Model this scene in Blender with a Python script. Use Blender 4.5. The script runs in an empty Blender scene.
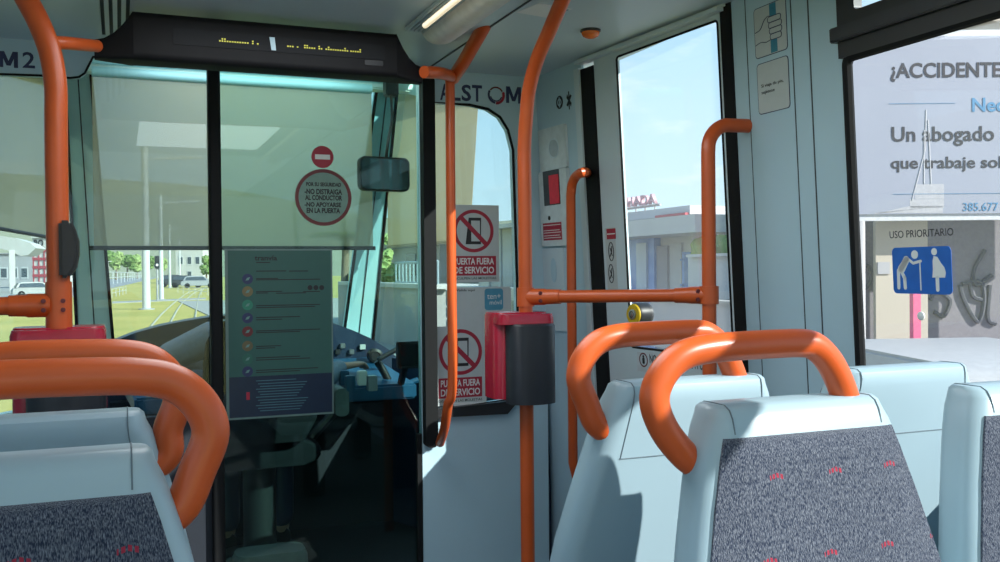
import bpy, bmesh, math, random
from mathutils import Vector, Matrix, noise
random.seed(7)
C = bpy.context.scene
COL = C.collection
PI = math.pi

# ------------------------------------------------------------------ camera
F = 950.0
EYE = Vector((0, 0, 1.25))
YAW, PITCH, ROLL = math.radians(21.8), math.radians(-0.6), 0.009
_f = Vector((math.sin(YAW) * math.cos(PITCH), math.cos(YAW) * math.cos(PITCH), math.sin(PITCH)))
_r0 = Vector((math.cos(YAW), -math.sin(YAW), 0))
_u0 = _r0.cross(_f)
CR = _r0 * math.cos(ROLL) - _u0 * math.sin(ROLL)
CU = _u0 * math.cos(ROLL) + _r0 * math.sin(ROLL)
CF = _f
cam_d = bpy.data.cameras.new('camera')
cam = bpy.data.objects.new('camera', cam_d)
COL.objects.link(cam)
cam.matrix_world = Matrix(((CR.x, CU.x, -CF.x, EYE.x), (CR.y, CU.y, -CF.y, EYE.y), (CR.z, CU.z, -CF.z, EYE.z), (0, 0, 0, 1)))
cam_d.sensor_width = 36
cam_d.lens = 36 * F / 1000
cam_d.clip_start = 0.02
cam_d.clip_end = 2000
C.camera = cam

# ------------------------------------------------------------------ view, sky, sun, fill lights
C.view_settings.view_transform = 'Standard'
C.view_settings.look = 'None'
C.view_settings.gamma = 1
C.view_settings.use_curve_mapping = False
C.view_settings.exposure = 0.0


def srgb(r, g, b):
    def l(v):
        v /= 255.0
        return v / 12.92 if v <= 0.04045 else ((v + 0.055) / 1.055) ** 2.4
    return (l(r), l(g), l(b), 1)


world = bpy.data.worlds.new('sky')
C.world = world
world.use_nodes = True
nt = world.node_tree
nt.nodes.clear()
N = nt.nodes.new
out = N('ShaderNodeOutputWorld')
bg = N('ShaderNodeBackground')
tc = N('ShaderNodeTexCoord')
sep = N('ShaderNodeSeparateXYZ')
ramp = N('ShaderNodeValToRGB')
ramp.color_ramp.elements[0].position = 0.0
ramp.color_ramp.elements[0].color = srgb(214, 232, 240)
ramp.color_ramp.elements[1].position = 0.55
ramp.color_ramp.elements[1].color = srgb(128, 178, 226)
e = ramp.color_ramp.elements.new(0.22)
e.color = srgb(182, 215, 240)
mp = N('ShaderNodeMapping')
mp.inputs['Scale'].default_value = (2.2, 2.2, 7.0)
ns = N('ShaderNodeTexNoise')
ns.inputs['Scale'].default_value = 2.2
ns.inputs['Detail'].default_value = 7
ns.inputs['Roughness'].default_value = 0.6
cr = N('ShaderNodeValToRGB')
cr.color_ramp.elements[0].position = 0.52
cr.color_ramp.elements[1].position = 0.72
mix = N('ShaderNodeMixRGB')
mix.inputs[2].default_value = srgb(236, 241, 244)
L = nt.links.new
L(tc.outputs['Generated'], sep.inputs[0])
L(sep.outputs['Z'], ramp.inputs[0])
L(tc.outputs['Generated'], mp.inputs[0])
L(mp.outputs[0], ns.inputs['Vector'])
L(ns.outputs['Fac'], cr.inputs[0])
L(cr.outputs[0], mix.inputs[0])
L(ramp.outputs[0], mix.inputs[1])
L(mix.outputs[0], bg.inputs['Color'])
bg.inputs['Strength'].default_value = 1.4
L(bg.outputs[0], out.inputs[0])

sun_d = bpy.data.lights.new('sun', 'SUN')
sun_d.energy = 10.0
sun_d.angle = 0.009
sun_d.color = (1.0, 0.95, 0.86)
sun = bpy.data.objects.new('sun', sun_d)
COL.objects.link(sun)
SUN_TO = Vector((0.55, -0.65, 0.485)).normalized()      # towards the sun: right, a little behind
sun.rotation_euler = SUN_TO.to_track_quat('Z', 'Y').to_euler()


def ceiling_fill_light(name, x, y, z, sx, sy, w):
    d = bpy.data.lights.new(name, 'AREA')
    d.shape = 'RECTANGLE'
    d.size, d.size_y = sx, sy
    d.energy = w
    d.color = (0.92, 0.97, 1.0)
    o = bpy.data.objects.new(name, d)
    o.location = (x, y, z)
    COL.objects.link(o)
    return o


CEIL = 2.05
ceiling_fill_light('saloon_fill', 0.45, -0.9, CEIL - 0.03, 1.3, 3.4, 9)  # broad unseen panel added as saloon fill, far wider than a tube
ceiling_fill_light('saloon_fill', 0.45, 2.0, CEIL - 0.03, 0.7, 1.7, 18)  # wide fill panel added to boost the ceiling tube's light further forward
ceiling_fill_light('cab_fill', 0.55, 4.0, 2.2, 0.9, 0.4, 7)  # unseen light added to brighten the cab; no fitting belongs to it

# ------------------------------------------------------------------ pixel of the photograph -> point on a real plane
def ray(px, py):
    return (CF + CR * ((px - 500) / F) - CU * ((py - 281) / F))


def hit(px, py, o, n):
    d = ray(px, py)
    return EYE + d * ((o - EYE).dot(n) / d.dot(n))


def onY(px, py, Y):
    return hit(px, py, Vector((0, Y, 0)), Vector((0, 1, 0)))


def onX(px, py, X):
    return hit(px, py, Vector((X, 0, 0)), Vector((1, 0, 0)))


def onZ(px, py, Z):
    return hit(px, py, Vector((0, 0, Z)), Vector((0, 0, 1)))


def atD(px, py, d):
    return EYE + ray(px, py) * d


class Frame:
    """a flat place things are fixed to: u runs right, v runs up, n comes off the surface"""
    def __init__(s, o, ux, uy):
        s.o = Vector(o)
        s.x = Vector(ux).normalized()
        s.y = Vector(uy).normalized()
        s.n = s.x.cross(s.y).normalized()

    def p(s, u, v, n=0.0):
        return s.o + s.x * u + s.y * v + s.n * n

    def uv(s, px, py, n=0.0):
        h = hit(px, py, s.o + s.n * n, s.n) - s.o
        return (h.dot(s.x), h.dot(s.y))


# ------------------------------------------------------------------ materials
MATS = {}


def mat(name, col, rough=0.5, metal=0.0, noise_amt=0.06, scale=30, bump=0.0, emit=None, strength=0.0, spec=0.5, col2=None):
    if name in MATS:
        return MATS[name]
    m = bpy.data.materials.new(name)
    m.use_nodes = True
    t = m.node_tree
    b = t.nodes['Principled BSDF']
    b.inputs['Roughness'].default_value = rough
    b.inputs['Metallic'].default_value = metal
    b.inputs['Specular IOR Level'].default_value = spec
    c0 = col2 if col2 else tuple(max(0, v * (1 - noise_amt * 2)) for v in col[:3]) + (1,)
    tc = t.nodes.new('ShaderNodeTexCoord')
    ns = t.nodes.new('ShaderNodeTexNoise')
    ns.inputs['Scale'].default_value = scale
    ns.inputs['Detail'].default_value = 4
    mx = t.nodes.new('ShaderNodeMixRGB')
    mx.inputs[1].default_value = c0
    mx.inputs[2].default_value = col
    rp = t.nodes.new('ShaderNodeValToRGB')
    rp.color_ramp.elements[0].position = 0.35
    rp.color_ramp.elements[1].position = 0.65
    t.links.new(tc.outputs['Object'], ns.inputs['Vector'])
    t.links.new(ns.outputs['Fac'], rp.inputs[0])
    t.links.new(rp.outputs[0], mx.inputs[0])
    t.links.new(mx.outputs[0], b.inputs['Base Color'])
    if bump:
        bp = t.nodes.new('ShaderNodeBump')
        bp.inputs['Strength'].default_value = bump
        bp.inputs['Distance'].default_value = 0.004
        t.links.new(ns.outputs['Fac'], bp.inputs['Height'])
        t.links.new(bp.outputs[0], b.inputs['Normal'])
    if emit:
        b.inputs['Emission Color'].default_value = emit
        b.inputs['Emission Strength'].default_value = strength
    MATS[name] = m
    return m


def glass(name, tint, refl=0.6, haze=0.0, haze_col=(0.8, 0.82, 0.88, 1)):
    m = bpy.data.materials.new(name)
    m.use_nodes = True
    t = m.node_tree
    t.nodes.clear()
    o = t.nodes.new('ShaderNodeOutputMaterial')
    tr = t.nodes.new('ShaderNodeBsdfTransparent')
    tr.inputs[0].default_value = tint
    gl = t.nodes.new('ShaderNodeBsdfGlossy')
    gl.inputs['Roughness'].default_value = 0.02
    gl.inputs['Color'].default_value = (0.9, 0.95, 0.95, 1)
    fr = t.nodes.new('ShaderNodeLayerWeight')
    pw = t.nodes.new('ShaderNodeMath')
    pw.operation = 'POWER'
    pw.inputs[1].default_value = 5
    t.links.new(fr.outputs['Facing'], pw.inputs[0])
    ma = t.nodes.new('ShaderNodeMath')
    ma.operation = 'MULTIPLY_ADD'
    ma.inputs[1].default_value = 0.9 * refl
    ma.inputs[2].default_value = 0.045 * refl
    mx = t.nodes.new('ShaderNodeMixShader')
    t.links.new(pw.outputs[0], ma.inputs[0])
    t.links.new(ma.outputs[0], mx.inputs[0])
    t.links.new(gl.outputs[0], mx.inputs[2])
    if haze > 0:
        df = t.nodes.new('ShaderNodeBsdfTranslucent')
        df.inputs[0].default_value = haze_col
        m2 = t.nodes.new('ShaderNodeMixShader')
        m2.inputs[0].default_value = haze
        t.links.new(tr.outputs[0], m2.inputs[1])
        t.links.new(df.outputs[0], m2.inputs[2])
        t.links.new(m2.outputs[0], mx.inputs[1])
    else:
        t.links.new(tr.outputs[0], mx.inputs[1])
    t.links.new(mx.outputs[0], o.inputs[0])
    MATS[name] = m
    return m


def mesh_blind(name, col, see):
    """perforated roller fabric: part of what lies behind shows through"""
    m = bpy.data.materials.new(name)
    m.use_nodes = True
    t = m.node_tree
    t.nodes.clear()
    o = t.nodes.new('ShaderNodeOutputMaterial')
    tr = t.nodes.new('ShaderNodeBsdfTransparent')
    df = t.nodes.new('ShaderNodeBsdfDiffuse')
    df.inputs[0].default_value = col
    tl = t.nodes.new('ShaderNodeBsdfTranslucent')
    tl.inputs[0].default_value = col
    a = t.nodes.new('ShaderNodeMixShader')
    a.inputs[0].default_value = 0.6
    b = t.nodes.new('ShaderNodeMixShader')
    b.inputs[0].default_value = see
    t.links.new(df.outputs[0], a.inputs[1])
    t.links.new(tl.outputs[0], a.inputs[2])
    t.links.new(a.outputs[0], b.inputs[1])
    t.links.new(tr.outputs[0], b.inputs[2])
    t.links.new(b.outputs[0], o.inputs[0])
    MATS[name] = m
    return m


PANEL = mat('wall_panel', (0.42, 0.59, 0.68, 1), 0.42, noise_amt=0.02, scale=3)
PANEL_W = mat('wall_panel_pale', (0.54, 0.65, 0.70, 1), 0.4, noise_amt=0.02, scale=3)
CEILM = mat('ceiling_panel', (0.50, 0.61, 0.66, 1), 0.35, noise_amt=0.02, scale=2)
ORANGE = mat('orange_enamel', (0.56, 0.09, 0.015, 1), 0.33, noise_amt=0.04, scale=14)
BLACK = mat('black_plastic', (0.012, 0.013, 0.016, 1), 0.45)
RUBBER = mat('black_rubber', (0.007, 0.008, 0.009, 1), 0.7, spec=0.2)
CHAR = mat('charcoal_plastic', (0.016, 0.018, 0.024, 1), 0.42)
NAVY = mat('navy_plastic', (0.010, 0.024, 0.06, 1), 0.4)
CABDARK = mat('cab_dark_lining', (0.006, 0.011, 0.02, 1), 0.7)
CABBLUE = mat('cab_blue_plastic', (0.015, 0.085, 0.18, 1), 0.35)
MINT = mat('cab_mint_plastic', (0.72, 0.92, 0.92, 1), 0.45, noise_amt=0.02, scale=5)
TEAL = mat('cab_teal_plastic', (0.42, 0.74, 0.84, 1), 0.45, noise_amt=0.03, scale=5)
RED = mat('red_plastic', (0.42, 0.012, 0.035, 1), 0.25)
SEATP = mat('seat_shell_plastic', (0.31, 0.43, 0.49, 1), 0.38, noise_amt=0.02, scale=4)
SEAM = mat('seam_dark', (0.05, 0.06, 0.07, 1), 0.7)
WHITE = mat('white_print', (0.72, 0.74, 0.74, 1), 0.5, noise_amt=0.01)
SIGNW = mat('sign_white', (0.48, 0.53, 0.54, 1), 0.45, noise_amt=0.02)
INK = mat('black_ink', (0.015, 0.017, 0.02, 1), 0.6)
NAVYINK = mat('navy_ink', (0.02, 0.03, 0.10, 1), 0.5)
REDINK = mat('red_ink', (0.36, 0.015, 0.04, 1), 0.5)
DREDINK = mat('dark_red_ink', (0.13, 0.018, 0.022, 1), 0.5)
TEALINK = mat('teal_ink', (0.03, 0.22, 0.33, 1), 0.5)
BLUEINK = mat('blue_ink', (0.015, 0.13, 0.52, 1), 0.45)
METAL = mat('brushed_metal', (0.5, 0.52, 0.54, 1), 0.3, 0.9)
FLOORM = mat('floor_vinyl', (0.10, 0.12, 0.14, 1), 0.6, scale=60)
G_WIN = glass('window_glass', (0.90, 0.95, 0.97, 1), 0.45, 0.0)
G_HAZE = glass('hazy_door_glass', (0.92, 0.96, 0.97, 1), 0.45, 0.03)  # translucent haze mixed in, paling the view through the door
G_SIDE = glass('side_window_glass', (0.93, 0.95, 0.97, 1), 0.5, 0.015)
G_DOOR = glass('cab_door_glass', (0.74, 0.90, 0.84, 1), 0.55)
G_PART = glass('partition_glass', (0.86, 0.93, 0.91, 1), 0.5)
BLIND = mesh_blind('blind_mesh', (0.56, 0.52, 0.40, 1), 0.42)
BLIND_T = mesh_blind('blind_mesh_sand', (0.72, 0.62, 0.44, 1), 0.25)


# ------------------------------------------------------------------ mesh helpers
def root_of(o):
    while o.parent:
        o = o.parent
    return o


class MB:
    def __init__(s):
        s.bm = bmesh.new()

    def quad(s, *pts):
        return s.bm.faces.new([s.bm.verts.new(p) for p in pts])

    def hexa(s, a, b):
        """two quads (same order) joined to a closed solid"""
        va = [s.bm.verts.new(p) for p in a]
        vb = [s.bm.verts.new(p) for p in b]
        n = len(va)
        s.bm.faces.new(va[::-1])
        s.bm.faces.new(vb)
        for i in range(n):
            s.bm.faces.new((va[i], va[(i + 1) % n], vb[(i + 1) % n], vb[i]))
        return s

    def box(s, x0, x1, y0, y1, z0, z1):
        return s.hexa([(x0, y0, z0), (x1, y0, z0), (x1, y1, z0), (x0, y1, z0)],
                      [(x0, y0, z1), (x1, y0, z1), (x1, y1, z1), (x0, y1, z1)])

    def fbox(s, fr, u0, u1, v0, v1, n0, n1):
        return s.hexa([fr.p(u0, v0, n0), fr.p(u1, v0, n0), fr.p(u1, v1, n0), fr.p(u0, v1, n0)],
                      [fr.p(u0, v0, n1), fr.p(u1, v0, n1), fr.p(u1, v1, n1), fr.p(u0, v1, n1)])

    def fpoly(s, fr, pts, n0, n1):
        return s.hexa([fr.p(u, v, n0) for u, v in pts], [fr.p(u, v, n1) for u, v in pts])

    def rrect(s, fr, u0, u1, v0, v1, r, n0, n1, seg=6):
        return s.fpoly(fr, rr(u0, u1, v0, v1, r, seg), n0, n1)

    def disc(s, fr, u, v, r, n0, n1, seg=40):
        return s.fpoly(fr, [(u + r * math.cos(2 * PI * i / seg), v + r * math.sin(2 * PI * i / seg)) for i in range(seg)], n0, n1)

    def ring(s, fr, u, v, r0, r1, n0, n1, a0=0.0, a1=2 * PI, seg=48):
        full = abs(a1 - a0 - 2 * PI) < 1e-6
        rows = []
        for i in range(seg if full else seg + 1):
            a = a0 + (a1 - a0) * i / seg
            c, si = math.cos(a), math.sin(a)
            rows.append([s.bm.verts.new(fr.p(u + r * c, v + r * si, n)) for r, n in ((r0, n0), (r1, n0), (r1, n1), (r0, n1))])
        k = len(rows)
        for i in range(k if full else k - 1):
            a, b = rows[i], rows[(i + 1) % k]
            for j in range(4):
                s.bm.faces.new((a[j], a[(j + 1) % 4], b[(j + 1) % 4], b[j]))
        if not full:
            s.bm.faces.new(rows[0])
            s.bm.faces.new(rows[-1][::-1])
        return s

    def tube(s, pts, r, seg=14, rx=None, close=False):
        """round bar along points; r a number or one per point"""
        pts = [Vector(p) for p in pts]
        n = len(pts)
        rs = r if isinstance(r, (list, tuple)) else [r] * n
        rows = []
        up = None
        for i, p in enumerate(pts):
            if close:
                t = (pts[(i + 1) % n] - pts[i - 1]).normalized()
            else:
                t = (pts[min(i + 1, n - 1)] - pts[max(i - 1, 0)]).normalized()
            if up is None:
                up = Vector((0, 0, 1)) if abs(t.z) < 0.9 else Vector((0, 1, 0))
            a = up - t * up.dot(t)
            if a.length < 1e-6:
                a = t.orthogonal()
            a.normalize()
            b = t.cross(a)
            up = a
            rows.append([s.bm.verts.new(p + a * rs[i] * math.cos(2 * PI * k / seg) + b * rs[i] * math.sin(2 * PI * k / seg)) for k in range(seg)])
        for i in range(n if close else n - 1):
            A, B = rows[i], rows[(i + 1) % n]
            for k in range(seg):
                s.bm.faces.new((A[k], A[(k + 1) % seg], B[(k + 1) % seg], B[k]))
        if not close:
            s.bm.faces.new(rows[0][::-1])
            s.bm.faces.new(rows[-1])
        return s

    def lathe(s, fr, prof, u=0, v=0, seg=32):
        """profile of (radius, n) turned about the frame normal"""
        rows = []
        for r, n in prof:
            rows.append([s.bm.verts.new(fr.p(u + r * math.cos(2 * PI * k / seg), v + r * math.sin(2 * PI * k / seg), n)) for k in range(seg)])
        for A, B in zip(rows, rows[1:]):
            for k in range(seg):
                s.bm.faces.new((A[k], A[(k + 1) % seg], B[(k + 1) % seg], B[k]))
        s.bm.faces.new(rows[0][::-1])
        s.bm.faces.new(rows[-1])
        return s

    def loft(s, loops, cap=True):
        rows = [[s.bm.verts.new(p) for p in lp] for lp in loops]
        n = len(rows[0])
        for A, B in zip(rows, rows[1:]):
            for k in range(n):
                s.bm.faces.new((A[k], A[(k + 1) % n], B[(k + 1) % n], B[k]))
        if cap:
            s.bm.faces.new(rows[0][::-1])
            s.bm.faces.new(rows[-1])
        return s

    def ball(s, c, r, sub=2, amt=0.0, freq=1.0):
        c = Vector(c)
        r = Vector(r) if not isinstance(r, (int, float)) else Vector((r, r, r))
        res = bmesh.ops.create_icosphere(s.bm, subdivisions=sub, radius=1.0)
        for v in res['verts']:
            k = 1.0
            if amt:
                k += amt * noise.noise(v.co * freq + c * 3.1)
            v.co = Vector((v.co.x * r.x, v.co.y * r.y, v.co.z * r.z)) * k + c
        return s

    def build(s, name, material, parent=None, smooth=True, bevel=0.0, angle=40):
        bm = s.bm
        bmesh.ops.recalc_face_normals(bm, faces=bm.faces)
        if bevel:
            ed = [e for e in bm.edges if len(e.link_faces) == 2 and e.calc_face_angle(0) > 0.6]
            bmesh.ops.bevel(bm, geom=ed, offset=bevel, segments=2, affect='EDGES', clamp_overlap=True)
        me = bpy.data.meshes.new(name)
        off = Vector((0, 0, 0))
        if parent is not None:
            off = root_of(parent).location.copy()
        else:
            xs = [v.co for v in bm.verts]
            lo = Vector((min(v.x for v in xs), min(v.y for v in xs), min(v.z for v in xs)))
            hi = Vector((max(v.x for v in xs), max(v.y for v in xs), max(v.z for v in xs)))
            off = Vector(((lo.x + hi.x) / 2, (lo.y + hi.y) / 2, lo.z))
        for v in bm.verts:
            v.co -= off
        bm.to_mesh(me)
        bm.free()
        finish(me, smooth, angle)
        o = bpy.data.objects.new(name, me)
        COL.objects.link(o)
        o.data.materials.append(material)
        if parent is not None:
            o.parent = parent
        else:
            o.location = off
        return o


def finish(me, smooth=True, angle=40):
    if smooth:
        for p in me.polygons:
            p.use_smooth = True
        try:
            me.set_sharp_from_angle(angle=math.radians(angle))
        except Exception:
            pass


def rr(u0, u1, v0, v1, r, seg=6):
    if u0 > u1:
        u0, u1 = u1, u0
    if v0 > v1:
        v0, v1 = v1, v0
    r = min(r, (u1 - u0) / 2.01, (v1 - v0) / 2.01)
    pts = []
    for cx, cy, a in ((u1 - r, v1 - r, 0), (u0 + r, v1 - r, 90), (u0 + r, v0 + r, 180), (u1 - r, v0 + r, 270)):
        for i in range(seg + 1):
            t = math.radians(a + 90 * i / seg)
            pts.append((cx + r * math.cos(t), cy + r * math.sin(t)))
    return pts


def curve_pts(pts, n=8):
    """smooth path through points (Catmull-Rom)"""
    P = [Vector(p) for p in pts]
    P = [P[0] * 2 - P[1]] + P + [P[-1] * 2 - P[-2]]
    o = []
    for i in range(1, len(P) - 2):
        a, b, c, d = P[i - 1:i + 3]
        for k in range(n):
            t = k / n
            o.append(0.5 * ((2 * b) + (c - a) * t + (2 * a - 5 * b + 4 * c - d) * t * t + (3 * b - a - 3 * c + d) * t ** 3))
    o.append(P[-2])
    return o


def letter_M(mb, fr, u0, u1, v0, v1, n, k=0.2):
    w_ = u1 - u0
    s_ = w_ * k
    m_ = (u0 + u1) / 2
    mb.fpoly(fr, [(u0, v0), (u0 + s_, v0), (u0 + s_, v1), (u0, v1)], n, n + 0.0008)
    mb.fpoly(fr, [(u1 - s_, v0), (u1, v0), (u1, v1), (u1 - s_, v1)], n, n + 0.0008)
    mb.fpoly(fr, [(u0 + s_ * 0.2, v1), (m_ - s_ * 0.5, v0 + (v1 - v0) * 0.12), (m_ + s_ * 0.5, v0 + (v1 - v0) * 0.12), (u0 + s_ * 1.25, v1)], n, n + 0.0009)
    mb.fpoly(fr, [(u1 - s_ * 1.25, v1), (m_ - s_ * 0.5, v0 + (v1 - v0) * 0.12), (m_ + s_ * 0.5, v0 + (v1 - v0) * 0.12), (u1 - s_ * 0.2, v1)], n, n + 0.0010)
    return mb


def from_curve(cu):
    o = bpy.data.objects.new('tmp', cu)
    COL.objects.link(o)
    dg = bpy.context.evaluated_depsgraph_get()
    me = bpy.data.meshes.new_from_object(o.evaluated_get(dg))
    bpy.data.objects.remove(o)
    bpy.data.curves.remove(cu)
    return me


def place_mesh(me, name, material, parent, fn, smooth=False):
    """move a flat mesh with fn(co) -> world and link it as one object"""
    me.name = name
    pts = [fn(v.co) for v in me.vertices]
    if parent is not None:
        off = root_of(parent).location.copy()
    else:
        off = Vector((sum(p.x for p in pts) / len(pts), sum(p.y for p in pts) / len(pts), min(p.z for p in pts)))
    for v, p in zip(me.vertices, pts):
        v.co = p - off
    me.update()
    me.materials.clear()
    me.materials.append(material)
    finish(me, smooth, 30)
    o = bpy.data.objects.new(name, me)
    COL.objects.link(o)
    if parent is not None:
        o.parent = parent
    else:
        o.location = off
    return o


def plate(fr, outer, holes, n0, n1, name, material, parent=None):
    """flat plate with holes, n0..n1 thick"""
    cu = bpy.data.curves.new('tmp', 'CURVE')
    cu.dimensions = '2D'
    cu.fill_mode = 'BOTH'
    cu.extrude = abs(n1 - n0) / 2
    for lp in [outer] + holes:
        sp = cu.splines.new('POLY')
        sp.points.add(len(lp) - 1)
        for q, (u, v) in zip(sp.points, lp):
            q.co = (u, v, 0, 1)
        sp.use_cyclic_u = True
    me = from_curve(cu)
    mid = (n0 + n1) / 2
    return place_mesh(me, name, material, parent, lambda c: fr.p(c.x, c.y, mid + c.z))


def text(fr, body, u0, u1, v0, v1, n, material, parent=None, name='lettering', bold=0.0, mirror=False, thick=0.0006):
    """lettering fitted into a rectangle of a flat frame"""
    if u0 > u1:
        u0, u1 = u1, u0
    if v0 > v1:
        v0, v1 = v1, v0
    cu = bpy.data.curves.new('tmp', 'FONT')
    cu.body = body
    cu.offset = bold
    cu.extrude = 0.02
    cu.resolution_u = 3
    me = from_curve(cu)
    xs = [v.co.x for v in me.vertices]
    ys = [v.co.y for v in me.vertices]
    x0, x1, y0, y1 = min(xs), max(xs), min(ys), max(ys)

    def fn(c):
        a = (c.x - x0) / (x1 - x0)
        if mirror:
            a = 1 - a
        return fr.p(u0 + a * (u1 - u0), v0 + (c.y - y0) / (y1 - y0) * (v1 - v0), n + (thick if c.z > 0 else 0))
    return place_mesh(me, name, material, parent, fn)


def tag(o, label, cat, group=None, kind=None):
    o['label'] = label
    o['category'] = cat
    if group:
        o['group'] = group
    if kind:
        o['kind'] = kind
    return o


def thing(name, loc, label, cat, group=None, rz=0):
    o = bpy.data.objects.new(name, None)
    o.empty_display_size = 0.1
    o.location = loc
    o.rotation_euler = (0, 0, rz)
    COL.objects.link(o)
    return tag(o, label, cat, group)


def struct(o):
    o['kind'] = 'structure'
    return o


def kids(o):
    return [c for c in COL.objects if c.parent == o]


def copy_tree(o, parent=None):
    c = o.copy()
    COL.objects.link(c)
    if parent is not None:
        c.parent = parent
    for ch in kids(o):
        copy_tree(ch, c)
    return c


# ------------------------------------------------------------------ the main surfaces
PY = 3.6                                        # partition between saloon and cab
PART = Frame((0, PY, 0), (1, 0, 0), (0, 0, 1))  # n comes towards the saloon
TILT = -0.05                                    # side walls lean in a little at the top
WX = 1.75
WALL = Frame((WX, 2.42, 1.2), (0, -1, 0), (TILT, 0, 1))
NDIR = Vector((WX - 1.646, 2.42 - 3.61, 0)).normalized()
NOSE = Frame((1.646, 3.61, 1.2), NDIR, (TILT, 0.0, 1))
NLEN = math.hypot(WX - 1.646, 3.61 - 2.42)


def nu(px, py=280):
    return NOSE.uv(px, py)[0]


def wu(px, py=280):
    return WALL.uv(px, py)[0]


# floor and ceiling
struct(MB().box(-0.95, 1.85, -3.0, PY + 0.05, -0.08, 0).build('floor', FLOORM))
struct(MB().box(-1.0, 1.78, -3.0, PY + 0.05, CEIL, CEIL + 0.04).build('ceiling', CEILM))

# partition, right of the cab door, with a window of rounded corner
ul = PART.uv(421, 300)[0]
W1 = [PART.uv(*p) for p in ((430, 102), (470, 105), (488, 109), (500, 117), (508, 130), (513, 150), (517, 280), (519, 398), (430, 411))]
plate(PART, [(ul, 0), (1.65, 0), (1.65, CEIL), (ul, CEIL)], [W1], -0.04, 0, 'wall_front', PANEL)
struct(bpy.data.objects['wall_front'])
gk = MB().tube([PART.p(u, v, 0.0) for u, v in W1], 0.006, 8, close=True).build('gasket', RUBBER, bpy.data.objects['wall_front'])
w = MB().fbox(PART, ul, PART.uv(519, 300)[0], PART.uv(430, 412)[1], PART.uv(430, 101)[1], -0.024, -0.018).build('window_3', G_PART)
struct(w)
# sloping black sill at the foot of that window
s0 = [PART.uv(*p) for p in ((431, 417), (505, 413), (517, 399), (431, 409))]
struct(MB().fpoly(PART, s0, -0.02, 0.03).build('trim_1', BLACK))
# header strip left of the door
h0 = [PART.uv(*p) for p in ((-160, 69), (40, 75.5), (70, 78), (79, 77), (85, 73), (89, 65), (93, 57), (105, 55.5), (440, 80))]
h0 += [(PART.uv(440, 10)[0], CEIL), (PART.uv(-160, 0)[0], CEIL)]
struct(MB().fpoly(PART, h0, -0.04, 0).build('wall_front_header', PANEL))
struct(MB().tube([PART.p(*PART.uv(*p), 0.001) for p in ((-160, 69), (40, 75.5), (70, 78), (79, 77), (85, 73), (89, 65), (93, 57), (105, 55.5))], 0.004, 6).build('trim_2', RUBBER))
# glass left of the door, low panel under it
xl, xp = -0.9, PART.uv(214, 300)[0]
struct(MB().fbox(PART, xl, xp, 0.72, PART.uv(100, 50)[1], -0.024, -0.018).build('window_4', G_PART))
struct(MB().fbox(PART, xl, xp, 0, 0.74, -0.04, 0).build('wall_front_low', CABDARK))
struct(MB().fbox(PART, xl, xl + 0.05, 0, CEIL, -0.05, 0.02).build('trim_3', PANEL))
# cab door: glass leaf between black posts
dl, dr = PART.uv(215, 300)[0], PART.uv(421, 300)[0]
dtop = PART.uv(320, 60)[1]
cabdoor = struct(MB().fbox(PART, dl, dr, 0.02, dtop, -0.02, -0.012).build('door_2', G_DOOR))
p0, p1 = PART.uv(209, 250)[0], PART.uv(221.5, 250)[0]
MB().rrect(Frame((0, PY, 0), (1, 0, 0), (0, -1, 0)), p0, p1, -0.03, 0.035, 0.012, -dtop, 0).build('door_post', RUBBER, cabdoor)
q0, q1 = PART.uv(421, 250)[0], PART.uv(433, 250)[0]
zb = PART.uv(428, 446)[1]
MB().rrect(PART, q0, q1, zb, PART.uv(428, 78)[1], 0.02, 0.0, 0.045).build('door_post', RUBBER, cabdoor)
MB().fbox(PART, dr - 0.022, dr - 0.004, 0.02, zb + 0.05, -0.02, 0.006).build('door_edge', RUBBER, cabdoor)
MB().fbox(PART, dl, dr, 0.0, 0.05, -0.025, -0.005).build('door_edge', RUBBER, cabdoor)

# right side: nose strip, door, saloon wall
T = 0.012
z0, z1 = -1.2, CEIL - 1.2
uj = nu(592)
struct(MB().fbox(NOSE, -0.12, uj, z0, z1 + 0.02, -T, 0).build('wall_right_front', PANEL))
uc1 = nu(587)
struct(MB().fbox(NOSE, uc1, uj, z0, NOSE.uv(580, 68)[1], 0.0, 0.012).build('trim_4', PANEL_W))
ud0, ud1 = nu(605), nu(734)
struct(MB().fbox(NOSE, uj, ud0, z0, NOSE.uv(590, 66)[1], -0.05, 0.004).build('trim_5', RUBBER))
struct(MB().fbox(NOSE, ud1, nu(745), z0, z1, -0.05, 0.006).build('trim_6', RUBBER))
# over the door
vt = NOSE.uv(655, 41)[1] + 0.028
struct(MB().fbox(NOSE, uj, NLEN + 0.01, vt, z1 + 0.02, -T, 0.012).build('wall_right_header', PANEL_W))
struct(MB().fbox(NOSE, uj, NLEN, vt - 0.012, vt, -T, 0.03).build('trim_7', PANEL_W))
uw0, uw1 = nu(628), nu(730)
vw0, vw1 = NOSE.uv(640, 347)[1], NOSE.uv(655, 42)[1]
plate(NOSE, [(ud0, z0), (ud1, z0), (ud1, vt), (ud0, vt)], [rr(uw0, uw1, vw0, vw1, 0.012)], -0.012, 0, 'door_1', PANEL_W)
door1 = struct(bpy.data.objects['door_1'])
MB().fbox(NOSE, uw0, uw1, vw0, vw1, -0.009, -0.005).build('door_glass', G_HAZE, door1)
MB().tube([NOSE.p(u, v, 0.0) for u, v in rr(uw0, uw1, vw0, vw1, 0.012)], 0.004, 6, close=True).build('door_gasket', RUBBER, door1)
# low ledge on the door leaf
MB().fbox(NOSE, nu(645), ud1 - 0.02, NOSE.uv(650, 378)[1], NOSE.uv(650, 373)[1], 0, 0.02).build('ledge', WHITE, door1)

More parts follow.
